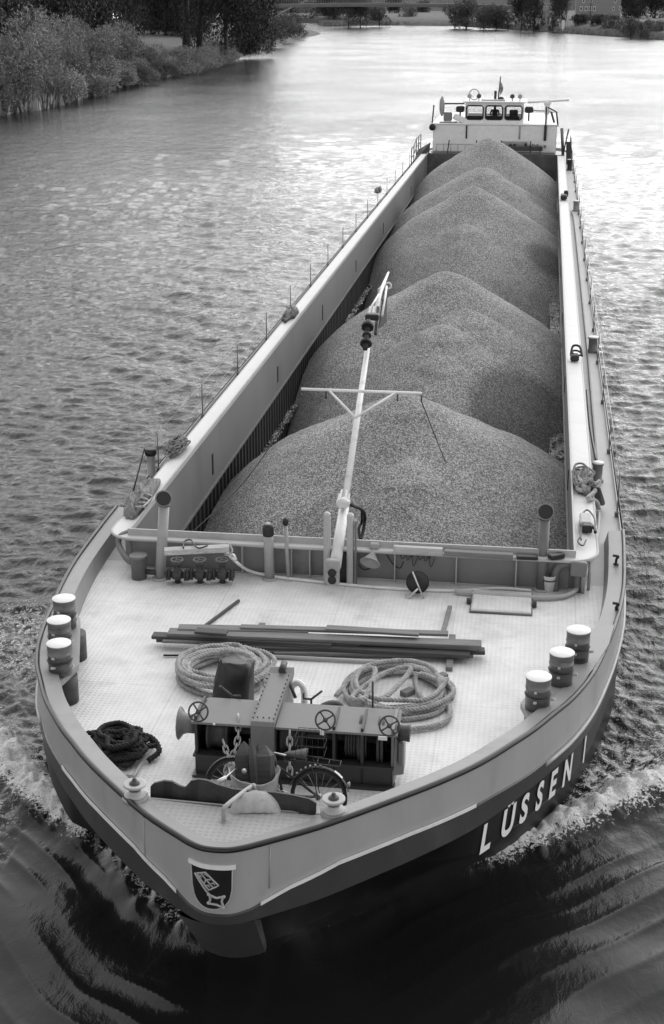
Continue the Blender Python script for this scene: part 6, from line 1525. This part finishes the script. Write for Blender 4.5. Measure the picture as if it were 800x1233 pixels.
# ================================================================== BRIDGE, HOUSE, WALL
def loc_thing(name, label, cat, c, group=None): return empty(name, label, cat, c, group=group)
bx0, bx1 = Vector((-118, 610, 0)), PY(672, 6, 575)
br = loc_thing('footbridge', 'long flat girder bridge crossing the river far behind the barge', 'bridge', (bx1.x, bx1.y, 0))
Z0, Z1 = 7.0, 7.55
mb = MB(); A, B, A2, B2 = [], [], [], []
K = 24
for i in range(K + 1):
    t = i / K; x = bx0.x + (bx1.x - bx0.x) * t; y = bx0.y + (bx1.y - bx0.y) * t; cam_ = 1.1 * (1 - (2 * t - .85) ** 2)
    A.append((x, y, 6.6 + cam_)); B.append((x, y, 8.1 + cam_)); A2.append((x, y + 5, 6.6 + cam_)); B2.append((x, y + 5, 8.1 + cam_))
mb.strip(A, B); mb.strip(B, B2); mb.strip(A2, A); mb.strip(B2, A2); child(mb, 'girder', M['bridge'], br)
mb = MB(); mb.strip([(x, y - .1, z + .9) for x, y, z in A], [(x, y - .1, z + 1.0) for x, y, z in A]); mb.strip([(x, y - .15, z) for x, y, z in B], [(x, y - .15, z - .25) for x, y, z in B]); child(mb, 'girder_flange', M['concrete'], br)
mb = MB(); mb.tube([(x, y, z + 1.15) for x, y, z in B], .07, 4); mb.tube([(x, y, z + .6) for x, y, z in B], .05, 4)
for i in range(120):
    t = i / 119; k = min(K - 1, int(t * K)); f = t * K - k; a = Vector(B[k]).lerp(Vector(B[k + 1]), f); mb.box((a.x, a.y, a.z + .57), (.08, .08, 1.15))
child(mb, 'railing', M['pipe'], br)
mb = MB(); q = PY(345, 5, 606); mb.bar((q.x - 8, 606, 3), (q.x + 12, 604, 11.5), .5, .5); mb.bar((q.x - 14, 608, 2), (q.x - 10, 608, 8), .6, .6); mb.box((q.x - 14, 608, 3), (1.2, 3, 8)); child(mb, 'strut', M['concrete'], br)
pq = P(656, 35, .2)
mb = MB(); mb.box((pq.x, pq.y + 6, 4), (3.2, 6, 8)); child(mb, 'pier', M['concrete'], br)
# quay wall right of the pier
a = P(655, 35.5, .3); b_ = P(742, 37.5, .3)
mb = MB(); mb.bar((a.x, a.y, .7), (b_.x, b_.y, .7), .8, 1.5); mb.bar((a.x, a.y, 1.5), (b_.x, b_.y, 1.5), 1.1, .16); qw = single(mb, 'quay_wall', M['concrete'], 'low pale quay wall at the water right of the bridge pier', 'wall')
q = P(678, 34, 1.6); mb = MB(); mb.box((q.x, q.y + 1, 2.8), (1.0, .15, 2.6)); mb.box((q.x, q.y + 1, 1.4), (.3, .2, 1.2)); single(mb, 'shore_sign', M['white'], 'small white sign on the wall right of the bridge pier', 'sign')
hb = Vector((PY(725, 5, 560).x, 600, 3))
hs = loc_thing('brick_house', 'flat brick house with white windows above the trees at top right', 'house', hb)
w_ = (PY(752, 5, 600).x - PY(698, 5, 600).x)
mb = MB(); mb.box((hb.x, 606, 9), (w_, 11, 12)); child(mb, 'wall', M['brick'], hs)
mb = MB(); mb.box((hb.x - w_ * .17, 600.3, 9), (w_ * .02, .3, 12)); child(mb, 'corner_joint', M['roofm'], hs)
mb = MB(); mb.add([(hb.x - w_ / 2 - .6, 599.7, 15), (hb.x + w_ / 2 + .6, 599.7, 15), (hb.x + w_ / 2 + .6, 612, 15), (hb.x - w_ / 2 - .6, 612, 15), (hb.x - w_ / 4, 606, 18.5), (hb.x + w_ / 4, 606, 18.5)], [(0, 1, 5, 4), (1, 2, 5), (2, 3, 4, 5), (3, 0, 4), (3, 2, 1, 0)]); child(mb, 'roof', M['roofm'], hs)
for px, py, s_ in ((700, 10.5, 1), (706, 10.5, 1), (711, 10.5, 1), (716, 10.5, 1), (739, 10.5, .8), (747, 10, .8), (703, 1, .9), (712, 1, .9), (741, 1, .9)):
    q = PY(px, py, 600.4); mb = MB(); mb.box((q.x, 600.38, q.z), (1.0 * s_, .2, 1.7 * s_)); f_ = child(mb, 'window', M['white'], hs)
    mb = MB(); mb.box((q.x, 600.26, q.z), (.66 * s_, .06, 1.2 * s_)); child(mb, 'pane', M['roofm'], f_)
